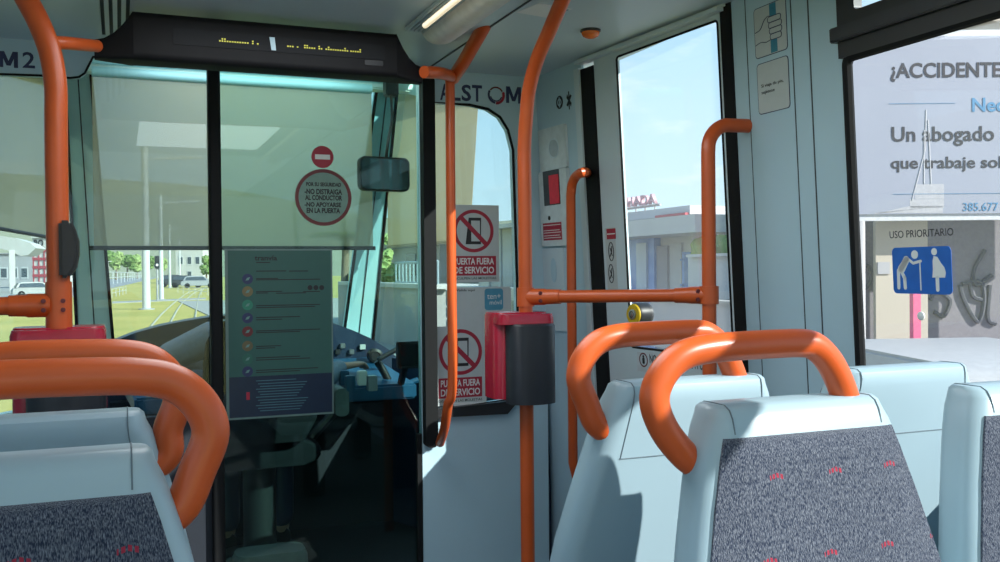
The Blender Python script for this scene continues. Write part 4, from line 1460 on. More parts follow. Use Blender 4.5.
# pictograms over the box
t = thing('pictogram_sticker', NOSE.p(*NOSE.uv(563, 105), 0), 'two small dark pictograms on the wall strip above the speaker', 'sticker')
u_, v_ = NOSE.uv(560, 102)
MB().disc(NOSE, u_, v_, 0.026, 0, 0.001, 28).build('disc', INK, t, smooth=False)
MB().ring(NOSE, u_, v_, 0.010, 0.015, 0.001, 0.0015).fbox(NOSE, u_ - 0.003, u_ + 0.003, v_ - 0.02, v_ + 0.02, 0.001, 0.0015).build('disc_glyph', PANEL, t, smooth=False)
u_, v_ = NOSE.uv(569.5, 100)
m = MB()
for k in range(4):
    a_ = PI / 4 + k * PI / 2
    m.fpoly(NOSE, [(u_ + 0.006 * math.cos(a_ - .9), v_ + 0.006 * math.sin(a_ - .9)), (u_ + 0.024 * math.cos(a_ - .25), v_ + 0.03 * math.sin(a_ - .25)), (u_ + 0.02 * math.cos(a_ + .3), v_ + 0.026 * math.sin(a_ + .3)), (u_ + 0.005 * math.cos(a_ + .9), v_ + 0.005 * math.sin(a_ + .9))], 0, 0.001)
m.fbox(NOSE, u_ - 0.003, u_ + 0.003, v_ - 0.035, v_ + 0.035, 0, 0.0012).build('sprig_glyph', INK, t, smooth=False)
# narrow stickers on the door edge
a, c, vb_, vt_ = px_rect(NOSE, 607, 228, 616, 238.5)
t = thing('door_edge_sticker', NOSE.p((a + c) / 2, NOSE.uv(611, 290)[1], 0.001), 'narrow white strip with red head and two oval outlines on the door edge', 'sticker')
q = px_rect(NOSE, 606.5, 227, 616.5, 290)
MB().fbox(NOSE, *q, 0, 0.0008).build('strip', SIGNW, t, smooth=False)
MB().fbox(NOSE, a, c, vb_, vt_, 0.0008, 0.0014).build('red_head', REDINK, t, smooth=False)
MB().fbox(NOSE, a + .003, c - .003, (vb_ + vt_) / 2 - .002, (vb_ + vt_) / 2 + .002, 0.0014, 0.0018).build('text_rows', WHITE, t, smooth=False)
m = MB()
for y_ in (251, 273):
    u_, v_ = NOSE.uv(611.5, y_)
    pth = [NOSE.p(u_ + 0.016 * math.cos(k * PI / 12), v_ + 0.034 * math.sin(k * PI / 12), 0.001) for k in range(24)]
    m.tube(pth, 0.0018, 5, close=True)
    m.tube([NOSE.p(u_ - 0.008, v_ - 0.018, 0.001), NOSE.p(u_ + 0.003, v_ + 0.0, 0.001), NOSE.p(u_ + 0.006, v_ + 0.02, 0.001)], 0.0022, 5)
    m.tube([NOSE.p(u_ + 0.007, v_ - 0.016, 0.001), NOSE.p(u_ - 0.006, v_ + 0.014, 0.001)], 0.0018, 5)
m.build('oval_glyph', INK, t)
# door opening button
u_, v_ = NOSE.uv(634, 313)
u_, v_ = NOSE.uv(644, 313)
t = thing('door_button', NOSE.p(u_, v_ - 0.05, 0), 'round yellow and black door button under the right horizontal rail', 'button')
BF = Frame(NOSE.p(u_, v_, 0.0), NOSE.x - NOSE.n * 0.12, (0, 0, 1))
MB().lathe(BF, [(0.040, -0.01), (0.040, 0.04), (0.037, 0.047)]).build('button_body', BLACK, t)
MB().lathe(BF, [(0.036, 0.047), (0.036, 0.05), (0.033, 0.053)]).build('yellow_ring', mat('yellow_plastic', (0.62, 0.42, 0.01, 1), 0.4), t)
MB().lathe(BF, [(0.018, 0.053), (0.018, 0.057), (0.013, 0.059)]).build('push_cap', METAL, t)
MB().ring(BF, 0, 0, 0.009, 0.011, 0.059, 0.060).build('cap_ring', INK, t)
# sticker on the lower door leaf
t = thing('door_sticker', NOSE.p(*NOSE.uv(675, 372), 0), 'white strip with no-leaning pictogram and black capitals low on the passenger door', 'sticker')
q = [NOSE.uv(*p) for p in ((637, 351), (718, 353), (718, 378), (637, 370))]
MB().fpoly(NOSE, q[::-1], 0, 0.0008).build('strip', mat('pale_strip', (0.55, 0.62, 0.66, 1), 0.5), t, smooth=False)
u_, v_ = NOSE.uv(643.5, 359)
m = MB()
m.ring(NOSE, u_, v_, 0.0205, 0.0255, 0.0008, 0.0014)
m.build('red_ring', DREDINK, t, smooth=False)
MB().rrect(NOSE, u_ - 0.007, u_ + 0.007, v_ - 0.014, v_ + 0.008, 0.005, 0.0008, 0.0014).disc(NOSE, u_, v_ + 0.012, 0.0055, 0.0008, 0.0014, 12).build('figure_glyph', INK, t, smooth=False)
ua, ub = nu(650, 364), nu(716, 366)
vv = NOSE.uv(690, 371)[1]
text(NOSE, 'NO APOYARSE EN LA PUERTA', ua, ub, NOSE.uv(690, 367)[1], NOSE.uv(690, 358)[1], 0.001, INK, t, bold=0.01)

# hold-tight sign and the text sign on the saloon wall
def quad_rect(fr, tl, tr, br, bl):
    P_ = [fr.uv(*q) for q in (tl, tr, br, bl)]
    return ((P_[0][0] + P_[3][0]) / 2, (P_[1][0] + P_[2][0]) / 2, (P_[2][1] + P_[3][1]) / 2, (P_[0][1] + P_[1][1]) / 2)


def framed(fr, q, t, m=SIGNW):
    MB().rrect(fr, *q, 0.012, 0, 0.001).build('outline', NAVYINK, t, smooth=False)
    MB().rrect(fr, q[0] + 0.0022, q[1] - 0.0022, q[2] + 0.0022, q[3] - 0.0022, 0.0105, 0.001, 0.0014).build('field', m, t, smooth=False)


q = quad_rect(WALL, (752.5, 10), (786, -3), (788, 49), (757, 59.5))
t = thing('hold_tight_sign', WALL.p((q[0] + q[1]) / 2, q[2], 0), 'white sign with a hand gripping a teal pole on the wall by the door', 'sign')
framed(WALL, q, t)
uw_, vw_ = q[1] - q[0], q[3] - q[2]
pu = q[0] + uw_ * 0.60
MB().fbox(WALL, pu - uw_ * 0.10, pu + uw_ * 0.10, q[2] + 0.004, q[3] - 0.003, 0.0014, 0.0018).build('pole_glyph', TEALINK, t, smooth=False)
hand_ = MB()
for k in range(4):
    cv = q[2] + vw_ * (0.68 - 0.115 * k)
    hand_.rrect(WALL, pu - uw_ * (0.20 - 0.02 * k), pu + uw_ * (0.26 - 0.02 * (k in (0, 3))), cv - vw_ * 0.055, cv + vw_ * 0.055, vw_ * 0.05, 0.0018, 0.002)
hand_.rrect(WALL, pu - uw_ * 0.32, pu - uw_ * 0.0, q[2] + vw_ * 0.30, q[2] + vw_ * 0.68, vw_ * 0.1, 0.0018, 0.0021)
hand_.build('hand_glyph', SIGNW, t, smooth=False)
ln = MB()
for k in range(4):
    cv = q[2] + vw_ * (0.68 - 0.115 * k)
    ln.tube([WALL.p(u, v, 0.002) for u, v in rr(pu - uw_ * (0.16 - 0.02 * k), pu + uw_ * (0.26 - 0.02 * (k in (0, 3))), cv - vw_ * 0.055, cv + vw_ * 0.055, vw_ * 0.05)], 0.0011, 5, close=True)
for pts in ([(0.03, 0.52), (0.20, 0.56), (0.32, 0.70), (0.44, 0.76), (0.52, 0.74)], [(0.03, 0.27), (0.2, 0.30), (0.36, 0.27), (0.5, 0.29)]):
    ln.tube(curve_pts([WALL.p(q[0] + uw_ * x, q[2] + vw_ * y, 0.0018) for x, y in pts], 5), 0.0011, 5)
ln.build('hand_outline', NAVYINK, t)
q = quad_rect(WALL, (756, 65), (788, 55), (791, 107), (760, 115.5))
t = thing('text_sign', WALL.p((q[0] + q[1]) / 2, q[2], 0), 'white sign with two short lines of text under the gripping-hand sign', 'sign')
framed(WALL, q, t)
uw_, vw_ = q[1] - q[0], q[3] - q[2]
text(WALL, 'Si viaja de pie,', q[0] + uw_ * 0.13, q[0] + uw_ * 0.83, q[2] + vw_ * 0.50, q[2] + vw_ * 0.585, 0.0015, INK, t)
text(WALL, 'sujétese', q[0] + uw_ * 0.13, q[0] + uw_ * 0.55, q[2] + vw_ * 0.37, q[2] + vw_ * 0.455, 0.0015, INK, t)

# priority seat sticker on the side window
SW = Frame(WALL.p(0, 0, -0.005), WALL.x, WALL.y)
q = quad_rect(SW, (893, 248), (952, 245.5), (952, 294.5), (893, 293.5))
t = thing('priority_seat_sticker', SW.p((q[0] + q[1]) / 2, q[2], 0), 'blue sticker of a person with a cane and a pregnant figure on the side window', 'sticker')
MB().rrect(SW, *q, 0.012, 0, 0.0008).build('blue_field', BLUEINK, t, smooth=False)
uw_, vw_ = q[1] - q[0], q[3] - q[2]


def glyph(pts, name):
    MB().fpoly(SW, [(q[0] + uw_ * x, q[2] + vw_ * y) for x, y in pts], 0.0008, 0.0013).build(name, WHITE, t, smooth=False)


def gbar(mb, pts, r):
    """flat rounded stroke"""
    for (x0, y0), (x1, y1) in zip(pts, pts[1:]):
        a = Vector((q[0] + uw_ * x0, q[2] + vw_ * y0)); b = Vector((q[0] + uw_ * x1, q[2] + vw_ * y1))
        d_ = (b - a).normalized() * r
        n_ = Vector((-d_.y, d_.x))
        pts_ = []
        base_ = math.atan2(d_.y, d_.x)
        for k in range(9):
            an = base_ - PI / 2 + PI * k / 8
            pts_.append((b.x + r * math.cos(an), b.y + r * math.sin(an)))
        for k in range(9):
            an = base_ + PI / 2 + PI * k / 8
            pts_.append((a.x + r * math.cos(an), a.y + r * math.sin(an)))
        mb.fpoly(SW, pts_, 0.0008, 0.0013)


m = MB()
m.disc(SW, q[0] + uw_ * 0.40, q[2] + vw_ * 0.84, vw_ * 0.092, 0.0008, 0.0013, 24)
gbar(m, [(0.145, 0.54), (0.255, 0.73)], vw_ * 0.075)
gbar(m, [(0.17, 0.53), (0.25, 0.73)], vw_ * 0.085)
gbar(m, [(0.105, 0.50), (0.10, 0.13)], vw_ * 0.043)
gbar(m, [(0.15, 0.50), (0.21, 0.34), (0.215, 0.13)], vw_ * 0.043)
gbar(m, [(0.29, 0.74), (0.37, 0.655), (0.50, 0.70)], vw_ * 0.03)
gbar(m, [(0.485, 0.70), (0.485, 0.09)], vw_ * 0.016)
m.build('cane_figure', WHITE, t, smooth=False)
m = MB()
m.disc(SW, q[0] + uw_ * 0.73, q[2] + vw_ * 0.89, vw_ * 0.075, 0.0008, 0.0013, 24)
m.fpoly(SW, [(q[0] + uw_ * x, q[2] + vw_ * y) for x, y in ((0.685, 0.35), (0.89, 0.35), (0.905, 0.45), (0.885, 0.56), (0.83, 0.66), (0.78, 0.78), (0.72, 0.80), (0.70, 0.70), (0.70, 0.52))], 0.0008, 0.0013)
gbar(m, [(0.765, 0.34), (0.765, 0.10)], vw_ * 0.045)
m.build('pregnant_figure', WHITE, t, smooth=False)
t = thing('window_lettering', SW.p(*SW.uv(921, 238), 0), 'black capitals USO PRIORITARIO above the blue sticker on the side window', 'lettering')
ua, va_ = SW.uv(890, 236.5)
ub, vb_ = SW.uv(953.5, 227.5)
text(SW, 'USO PRIORITARIO', ua, ub, SW.uv(921, 237)[1], SW.uv(921, 229.5)[1], 0.0006, INK, t)
u_, v_ = SW.uv(921.5, 316)
t = tag(MB().lathe(SW, [(0.0105, 0.0), (0.0105, 0.003), (0.006, 0.006)], u_, v_, 14).build('window_stud', WHITE), 'tiny round white stud on the window below the blue sticker', 'fitting')

# ceiling light dome and ceiling label
c0 = onZ(590.5, 30, CEIL)
t = thing('beacon', c0, 'orange oval warning light on the ceiling over the passenger door', 'lamp')
UPF = Frame(c0, (1, 0, 0), (0, -1, 0))
MB().lathe(UPF, [(0.034, 0.0), (0.034, 0.006), (0.03, 0.008)]).build('base', BLACK, t)
MB().lathe(UPF, [(0.030, 0.006), (0.030, 0.012), (0.026, 0.02), (0.016, 0.026), (0.006, 0.028)]).build('dome', mat('orange_lens', (0.75, 0.16, 0.02, 1), 0.25), t)
CF_ = Frame((0, 0, CEIL), (1, 0, 0), (0, -1, 0))
k0, k1 = CF_.uv(527, 4), CF_.uv(548, 26)
t = thing('ceiling_label', CF_.p((k0[0] + k1[0]) / 2, k0[1], 0), 'white and teal label stuck on the ceiling behind the bent orange pole', 'label')
cc = onZ(541, 10, CEIL)
lf = Frame(cc, (0.98, 0.2, 0), (0.2, -0.98, 0))
MB().fbox(lf, -0.05, 0.075, -0.06, 0.06, 0, 0.001).build('sheet', WHITE, t, smooth=False)
MB().fbox(lf, 0.03, 0.07, 0.0, 0.05, 0.001, 0.0014).build('teal_square', TEALINK, t, smooth=False)

# ------------------------------------------------------------------ outside
GZ = -0.40
LAWN = mat('lawn', (0.50, 0.40, 0.11, 1), 0.95, scale=0.25, col2=(0.38, 0.34, 0.08, 1))
ASPH = mat('asphalt', (0.30, 0.30, 0.31, 1), 0.9, scale=2)
CONC = mat('concrete', (0.36, 0.35, 0.33, 1), 0.85, scale=1.5)
LEAF = mat('leaves', (0.20, 0.30, 0.09, 1), 0.9, scale=1.4, col2=(0.06, 0.12, 0.03, 1))
LEAFP = mat('pale_leaves', (0.34, 0.42, 0.16, 1), 0.9, scale=1.4, col2=(0.15, 0.22, 0.07, 1))
BARK = mat('bark', (0.22, 0.17, 0.12, 1), 0.9)
PLAST = mat('white_plaster', (0.52, 0.51, 0.49, 1), 0.8, scale=0.6, noise_amt=0.04)
CREAM = mat('cream_plaster', (0.46, 0.41, 0.33, 1), 0.8, scale=0.6)
GREYP = mat('grey_plaster', (0.38, 0.38, 0.39, 1), 0.8, scale=0.6)
STEELW = mat('white_steel', (0.55, 0.56, 0.57, 1), 0.5)
WINDK = mat('window_dark', (0.06, 0.08, 0.10, 1), 0.15)
BLUEP = mat('blue_panel', (0.10, 0.20, 0.48, 1), 0.5, scale=1.2, col2=(0.30, 0.42, 0.66, 1))
REDP = mat('red_paint', (0.38, 0.05, 0.07, 1), 0.5)
PINK = mat('pink_paint', (0.78, 0.12, 0.24, 1), 0.5)
HILLM = mat('hill_scrub', (0.22, 0.23, 0.17, 1), 1.0, scale=0.02)

struct(MB().box(-250, 250, -60, 500, GZ - 0.3, GZ).build('ground', LAWN, smooth=False))


def strip(pts, name, m, z):
    P_ = [onZ(*p, GZ) for p in pts]
    return MB().hexa([(p.x, p.y, GZ - 0.02) for p in P_], [(p.x, p.y, GZ + z) for p in P_]).build(name, m, smooth=False)


struct(strip(((60, 300), (60, 282), (150, 276.4), (163, 276.6)), 'ground_road', ASPH, 0.02))
# forecourt right of the tram
struct(MB().box(3.2, 60, -20, 60, GZ - 0.02, GZ + 0.03).build('ground_pavement', CONC, smooth=False))
struct(strip(((-60, 312), (-60, 284), (50, 283), (50, 300)), 'ground_forecourt', CONC, 0.03))
tr = thing('tram_track', (3, 30, GZ), 'pale tram track curving away across the yellow lawn ahead', 'track')
for pts in (((150, 328), (160, 316), (170, 306.5), (178, 300), (188, 293), (200, 288)), ((168, 328), (174, 316), (180, 306), (187, 299), (196, 292), (208, 287)), ((194, 328), (196, 312), (198, 300), (201, 292), (206, 286.5))):
    P_ = [onZ(*p, GZ) for p in pts]
    MB().tube([p + Vector((0, 0, 0.0)) for p in curve_pts(P_, 4)], 0.045, 6).build('rail', mat('pale_rail', (0.42, 0.40, 0.30, 1), 0.6), tr)
cw = MB()
P_ = [onZ(*p, GZ) for p in ((112, 303.5), (112, 302), (206, 298), (206, 299.5))]
cw.hexa([p - Vector((0, 0, .01)) for p in P_], [p + Vector((0, 0, .03)) for p in P_])
struct(cw.build('ground_crossing', CONC, smooth=False))


def catenary(px, base_y, top_y, r, label, arm=None, group='white catenary posts'):
    b = onZ(px, base_y, GZ)
    d = (b - EYE).dot(CF)
    h = (base_y - top_y) / F * d
    t = thing('catenary_post', b, label, 'post', group)
    MB().tube([b, b + Vector((0, 0, h))], [r, r * 0.8], 14).build('mast', STEELW, t)
    MB().lathe(Frame(b, (1, 0, 0), (0, 1, 0)), [(r * 1.9, 0), (r * 1.9, 0.04), (r * 1.1, 0.06)]).build('foot_plate', GREYP, t)
    if arm:
        top_ = b + Vector((0, 0, h * 0.93))
        MB().tube([top_, top_ + Vector((arm, -0.2, 0.15))], r * 0.35, 8).build('arm', STEELW, t)
        MB().tube([top_ + Vector((0, 0, h * 0.06)), top_ + Vector((arm * 0.8, -0.2, 0.12))], r * 0.14, 6).build('stay_wire', GREYP, t)
    return t


catenary(146.5, 309.5, 148, 0.19, 'thick white post on the lawn straight ahead, nearest of the row', 2.6)
catenary(161.5, 300, 196, 0.15, 'slimmer white post right of the thick one on the lawn', 2.4)
catenary(170, 288, 225, 0.16, 'thin white post far off near the parked cars', 2.0)
catenary(180, 284, 238, 0.16, 'farthest thin white post in front of the white house', 2.0)
# signal
b = onZ(157.5, 301, GZ)
d = (b - EYE).dot(CF)
h = (301 - 256) / F * d
t = thing('signal', b, 'dark traffic signal on a slim grey post between two white posts', 'signal')
MB().tube([b, b + Vector((0, 0, h))], 0.06, 10).build('post', GREYP, t)
MB().box(b.x - 0.14, b.x + 0.14, b.y - 0.15, b.y + 0.15, b.z + h * 0.72, b.z + h * 1.0).build('signal_head', BLACK, t, bevel=0.03)
MB().lathe(Frame((b.x, b.y - 0.16, b.z + h * 0.8), (1, 0, 0), (0, 0, 1)), [(0.08, 0), (0.08, 0.03)], seg=12).build('signal_lens', WHITE, t)


def car(px, base_y, hpx, label, m, yaw=0.0, name='car', L_=4.2, group='parked cars by the track'):
    b = onZ(px, base_y, GZ)
    d = (b - EYE).dot(CF)
    sc = max(0.75, min(1.2, hpx / F * d / 1.45))
    return car_at(b, yaw, sc, label, m, name, L_, group)


def car_at(b, yaw, sc, label, m, name='car', L_=4.2, group=None):
    t = thing(name, b, label, 'car', group)
    R_m = Matrix.Rotation(yaw, 3, 'Z')

    def W(x, y, z):
        return Vector(b) + R_m @ Vector((x, y, z)) * sc
    h = L_ / 2
    prof = [(-h, 0.30), (-h, 0.72), (-h + 0.10, 0.86), (-h + 0.55, 0.92), (h - 1.15, 0.92), (h - 0.35, 0.80), (h - 0.05, 0.66), (h, 0.45), (h, 0.30)]
    MB().loft([[W(x, y, z * (1 if abs(y) < 0.8 else 0.97)) for x, z in prof] for y in (-0.86, -0.80, 0.80, 0.86)]).build('body', m, t, bevel=0.03 * sc)
    cab_ = [(-h + 0.25, 0.90), (-h + 0.55, 1.36), (-h + 0.85, 1.46), (0.25, 1.47), (0.62, 1.38), (h - 0.95, 0.90)]
    MB().loft([[W(x, y * (1.0 if z < 1 else 0.84), z) for x, z in cab_] for y in (-0.78, 0.78)]).build('cabin', m, t, bevel=0.02 * sc)
    for s_ in (-1, 1):
        gl = [(-h + 0.50, 0.95), (-h + 0.68, 1.32), (0.28, 1.38), (0.52, 1.32), (h - 1.2, 0.95)]
        MB().loft([[W(x, s_ * ((0.79 - (z - 0.9) * 0.22) + k), z) for x, z in gl] for k in (0, 0.012)]).build('side_glass', WINDK, t)
    for x0, x1 in ((h - 0.92, 0.66), (-h + 0.22, -h + 0.53)):
        MB().hexa([W(x0, -0.7, 0.95), W(x0, 0.7, 0.95), W(x1, 0.6, 1.36), W(x1, -0.6, 1.36)], [W(x0 + (0.02 if x0 > 0 else -0.02), -0.7, 0.95), W(x0 + (0.02 if x0 > 0 else -0.02), 0.7, 0.95), W(x1 + (0.02 if x0 > 0 else -0.02), 0.6, 1.37), W(x1 + (0.02 if x0 > 0 else -0.02), -0.6, 1.37)]).build('windscreen', WINDK, t)
    for x in (-h + 0.75, h - 0.8):
        for s_ in (-1, 1):
            c_ = W(x, s_ * 0.80, 0.31)
            ax = R_m @ Vector((0, s_, 0))
            fr = Frame(c_, R_m @ Vector((s_, 0, 0)) * -1, (0, 0, 1))
            MB().lathe(fr, [(0.31 * sc, -0.1 * sc), (0.31 * sc, 0.08 * sc), (0.2 * sc, 0.09 * sc), (0.19 * sc, 0.06 * sc)], seg=18).build('wheel', RUBBER, t)
    for s_ in (-1, 1):
        c_ = W(h - 0.03, s_ * 0.62, 0.62)
        MB().ball(c_, 0.09 * sc, 1).build('headlamp', WHITE, t)
    return t


CARW = mat('car_white', (0.40, 0.40, 0.39, 1), 0.4)
CARD = mat('car_dark', (0.05, 0.055, 0.065, 1), 0.25)
CARG = mat('car_grey', (0.32, 0.34, 0.37, 1), 0.25)
car(36, 297, 15, 'white car parked outside the left window beyond the orange pole', CARW, 0.2, group=None)
car(176, 287, 12, 'leftmost dark car of the line parked by the track', CARD, -0.1)
car(187, 287.5, 12, 'second dark car in the line parked by the track', CARD, -0.15)
car(199, 288, 12, 'grey car at the right end of the line parked by the track', CARG, -0.05)
# railings
def railing(p0, p1, n, hpx, name, label, m, z=GZ):
    a, b = onZ(*p0, z), onZ(*p1, z)
    d = ((a + b) / 2 - EYE).dot(CF)
    h = hpx / F * d
    t = thing(name, (a + b) / 2, label, 'fence')
    r = h * 0.03
    for k in (0.55, 1.0):
        MB().tube([a + Vector((0, 0, h * k)), b + Vector((0, 0, h * k))], r, 6).build('rail', m, t)
    for i in range(n):
        q_ = a.lerp(b, i / (n - 1))
        MB().tube([q_, q_ + Vector((0, 0, h))], r * 1.2, 6).build('post', m, t)
    return t


railing((112, 298), (126, 294), 5, 8, 'railing', 'short pale railing at the left end of the lawn', STEELW)
railing((178, 293), (208, 296), 6, 7, 'railing', 'white railing in front of the parked cars', STEELW)
railing((108, 285), (150, 278), 22, 7, 'boundary_fence', 'long white fence of close posts below the trees along the road', STEELW)


def tree(base, h, w_, label, m=LEAF, seed=0, group='trees beyond the lawn', name='broadleaf_tree'):
    rg = random.Random(seed)
    t = thing(name, base, label, 'tree', group)
    base = Vector(base)
    MB().tube([base, base + Vector((0.02 * h, 0, h * 0.35)), base + Vector((0, 0.01 * h, h * 0.7))], [h * 0.035, h * 0.028, h * 0.015], 8).build('trunk', BARK, t)
    mb = MB()
    for k in range(10):
        a = rg.uniform(0, 2 * PI)
        rad = rg.uniform(0.0, 0.5) * w_
        c_ = base + Vector((math.cos(a) * rad * 0.7, math.sin(a) * rad * 0.7, h * rg.uniform(0.42, 0.86)))
        s_ = w_ * rg.uniform(0.20, 0.34)
        mb.ball(c_, (s_, s_, s_ * 0.85), 3, 0.55, 2.6)
    mb.build('crown', m, t)
    return t


for k, (px, by, ht, wd) in enumerate(((104, 281, 32, 18), (116, 280, 30, 16), (127, 279.5, 27, 16), (137, 279, 25, 14), (149, 278, 23, 12), (163, 277.5, 20, 10))):
    b = onZ(px, by, GZ)
    d = (b - EYE).dot(CF)
    tree(b, ht / F * d, wd / F * d, ('leftmost of the trees over the white fence ahead', 'second tree from the left over the white fence ahead', 'third tree from the left over the white fence ahead', 'fourth tree over the white fence, behind the thick white post',
                                     'fifth tree over the fence, beside the traffic signal', 'small last tree of the row between the thin white posts')[k], LEAFP if k % 2 else LEAF, k)
b = onZ(206, 284.5, GZ)
d = (b - EYE).dot(CF)
tree(b, 30 / F * d, 13 / F * d, 'dark tree over the grey parked car', LEAF, 21)


def building(px0, px1, ytop, ybase, d, depth, name, label, wallm, wins, winm=WINDK, facing=None, roofm=None, group=None):
    """block whose front spans px0..px1 at depth d, windows as (x0,x1,y0,y1) fractions"""
    a = atD(px0, ybase, d); b = atD(px1, ybase, d)
    a.z = b.z = GZ
    top_ = atD((px0 + px1) / 2, ytop, d).z
    fr = Frame(a, (b - a), (0, 0, 1))
    w_ = (b - a).length
    h_ = top_ - GZ
    t = thing(name, (a + b) / 2, label, 'building', group)
    MB().fbox(fr, 0, w_, 0, h_, -depth, 0).build('wall', wallm, t, smooth=False)
    MB().fbox(fr, -w_ * 0.02, w_ * 1.02, h_, h_ * 1.03, -depth * 1.01, depth * 0.03).build('roof', roofm or wallm, t, smooth=False)
    for x0, x1, y0, y1 in wins:
        f_ = MB().fbox(fr, w_ * x0, w_ * x1, h_ * y0, h_ * y1, -0.02, 0.06).build('window', STEELW, t, smooth=False)
        g_ = 0.12
        MB().fbox(fr, w_ * (x0 + (x1 - x0) * g_), w_ * (x1 - (x1 - x0) * g_), h_ * (y0 + (y1 - y0) * g_), h_ * (y1 - (y1 - y0) * g_), 0.05, 0.08).build('pane', winm, f_, smooth=False)
    return t, fr, w_, h_


building(176, 203, 247, 283, 170, 12, 'house', 'white house with dark windows far behind the parked cars', PLAST, [(0.1, 0.28, 0.5, 0.75), (0.42, 0.6, 0.5, 0.75), (0.72, 0.9, 0.5, 0.75), (0.42, 0.6, 0.1, 0.35)])
# left, outside the cab side window
t, fr, w_, h_ = building(33, 50, 238, 285, 120, 8, 'shop_building', 'red framed shop front behind the left orange pole', PLAST, [])
for i in range(4):
    MB().fbox(fr, w_ * (0.02 + i * 0.32), w_ * (0.08 + i * 0.32), h_ * 0.02, h_ * 0.76, 0, 0.1).build('red_mullion', REDP, t, smooth=False)
for i in range(5):
    MB().fbox(fr, 0, w_, h_ * (0.06 + i * 0.165), h_ * (0.115 + i * 0.165), 0.02, 0.13).build('red_transom', REDP, t, smooth=False)
text(fr, 'RO', w_ * 0.12, w_ * 0.66, h_ * 0.83, h_ * 0.97, 0.06, INK, t, bold=0.03, thick=0.05)
building(-60, 33, 254, 283, 135, 10, 'warehouse', 'long low grey building left of the red framed shop front', GREYP, [(0.1 + 0.11 * k, 0.18 + 0.11 * k, 0.25, 0.6) for k in range(8)])
building(-60, 92, 262, 283, 230, 10, 'terrace_building', 'pale far terrace seen low behind the cab pillar', PLAST, [(0.05 + 0.1 * k, 0.1 + 0.1 * k, 0.3, 0.7) for k in range(9)])
b = onZ(12.5, 293, GZ)
d = (b - EYE).dot(CF)
t = thing('canopy', b, 'white curved canopy on a thick pillar outside the left window', 'canopy')
MB().box(b.x - 0.25, b.x + 0.25, b.y - 0.25, b.y + 0.25, GZ, atD(12, 250, d).z).build('pillar', PLAST, t, bevel=0.03)
cp = [atD(*p, d) for p in ((-60, 232), (-10, 234), (15, 238), (30, 243), (36, 248), (28, 255), (20, 256), (10, 251), (-10, 246), (-60, 246))]
MB().hexa(cp, [p + Vector((0.5, 5, 0)) for p in cp]).build('sail', PLAST, t, smooth=False)

# hills far away (seen through the blinds)
hm = MB()
pr = []
for k in range(60):
    a = math.radians(-60 + k * 120 / 59 + 10)
    r_ = 480
    hz = 22 + 26 * (0.5 + 0.5 * noise.noise(Vector((k * 0.16, 1.7, 0)))) + 20 * math.exp(-((k - 20) / 9.0) ** 2)
    pr.append((Vector((math.sin(a) * r_, math.cos(a) * r_, GZ - 1)), Vector((math.sin(a) * (r_ + 60), math.cos(a) * (r_ + 60), hz))))
for (a, b), (c, e_) in zip(pr, pr[1:]):
    hm.quad(a, c, e_, b)
    hm.quad(b, e_, e_ + Vector((0, 30, -60)), b + Vector((0, 30, -60)))
struct(hm.build('hills', HILLM))

# right ahead: garden wall, villa with balcony, white hut
XW = 5.6


def xblock(pxa, pxb, ytop, ybot, X, depth, name, m, parent):
    """block whose face lies on the plane x = X, parallel to the track"""
    a = onX(pxa, ytop, X); b = onX(pxb, ytop, X)
    c_ = onX((pxa + pxb) / 2, ybot, X)
    z_ = onX((pxa + pxb) / 2, ytop, X).z
    y0, y1 = min(a.y, b.y), max(a.y, b.y)
    return MB().box(X, X + depth, y0, y1, max(GZ, c_.z), z_).build(name, m, parent, smooth=False)


t = thing('garden_wall', (XW, 17, GZ), 'rough grey garden wall right of the cab windscreen pillar', 'wall')
xblock(338, 431, 287, 350, XW, 0.3, 'wall_body', CONC, t)
xblock(338, 431, 283, 287, XW - 0.05, 0.4, 'coping', PLAST, t)
t = thing('villa', (XW + 2, 20, GZ), 'white villa with a blue balcony railing beyond the garden wall', 'building')
xblock(372, 440, 246, 350, XW + 2.2, 5, 'wall', PLAST, t)
xblock(368, 444, 240, 246, XW + 1.6, 6, 'roof', PLAST, t)
xblock(395, 440, 285, 289, XW + 0.6, 1.6, 'balcony_slab', PLAST, t)
a, b = onX(396, 284, XW + 0.7), onX(438, 284, XW + 0.7)
a.z = b.z = (a.z + b.z) / 2
RAILB = mat('balcony_blue', (0.34, 0.42, 0.45, 1), 0.4)
hz_ = 0.5
for k in range(12):
    q_ = a.lerp(b, k / 11)
    MB().tube([q_, q_ + Vector((0, 0, hz_))], 0.02, 6).build('baluster', RAILB, t)
for k in (0.05, 1):
    MB().tube([a + Vector((0, 0, hz_ * k)), b + Vector((0, 0, hz_ * k))], 0.028, 6).build('hand_rail', RAILB, t)
for l, r in ((380, 386), (405, 415)):
    xblock(l, r, 254, 276, XW + 2.17, 0.1, 'window', WINDK, t)
t = thing('site_hut', (XW - 0.4, 12.5, GZ), 'plain white flat hut seen through the partition window', 'building')
xblock(478, 560, 226, 480, XW - 0.6, 0.5, 'wall', PLAST, t)
xblock(474, 562, 222, 226, XW - 0.75, 0.7, 'roof', STEELW, t)
for px in (488, 500, 512):
    xblock(px, px + 0.8, 228, 350, XW - 0.62, 0.05, 'panel_joint', GREYP, t)
xblock(452, 560, 288, 300, XW - 1.2, 0.3, 'ledge', STEELW, t)
tree(onX(386, 300, XW + 0.75) * 1 - Vector((0, 0, onX(386, 300, XW + 0.75).z - GZ)), 3.0, 0.62, 'tree beside the villa seen past the right cab blind', LEAFP, 31, None)
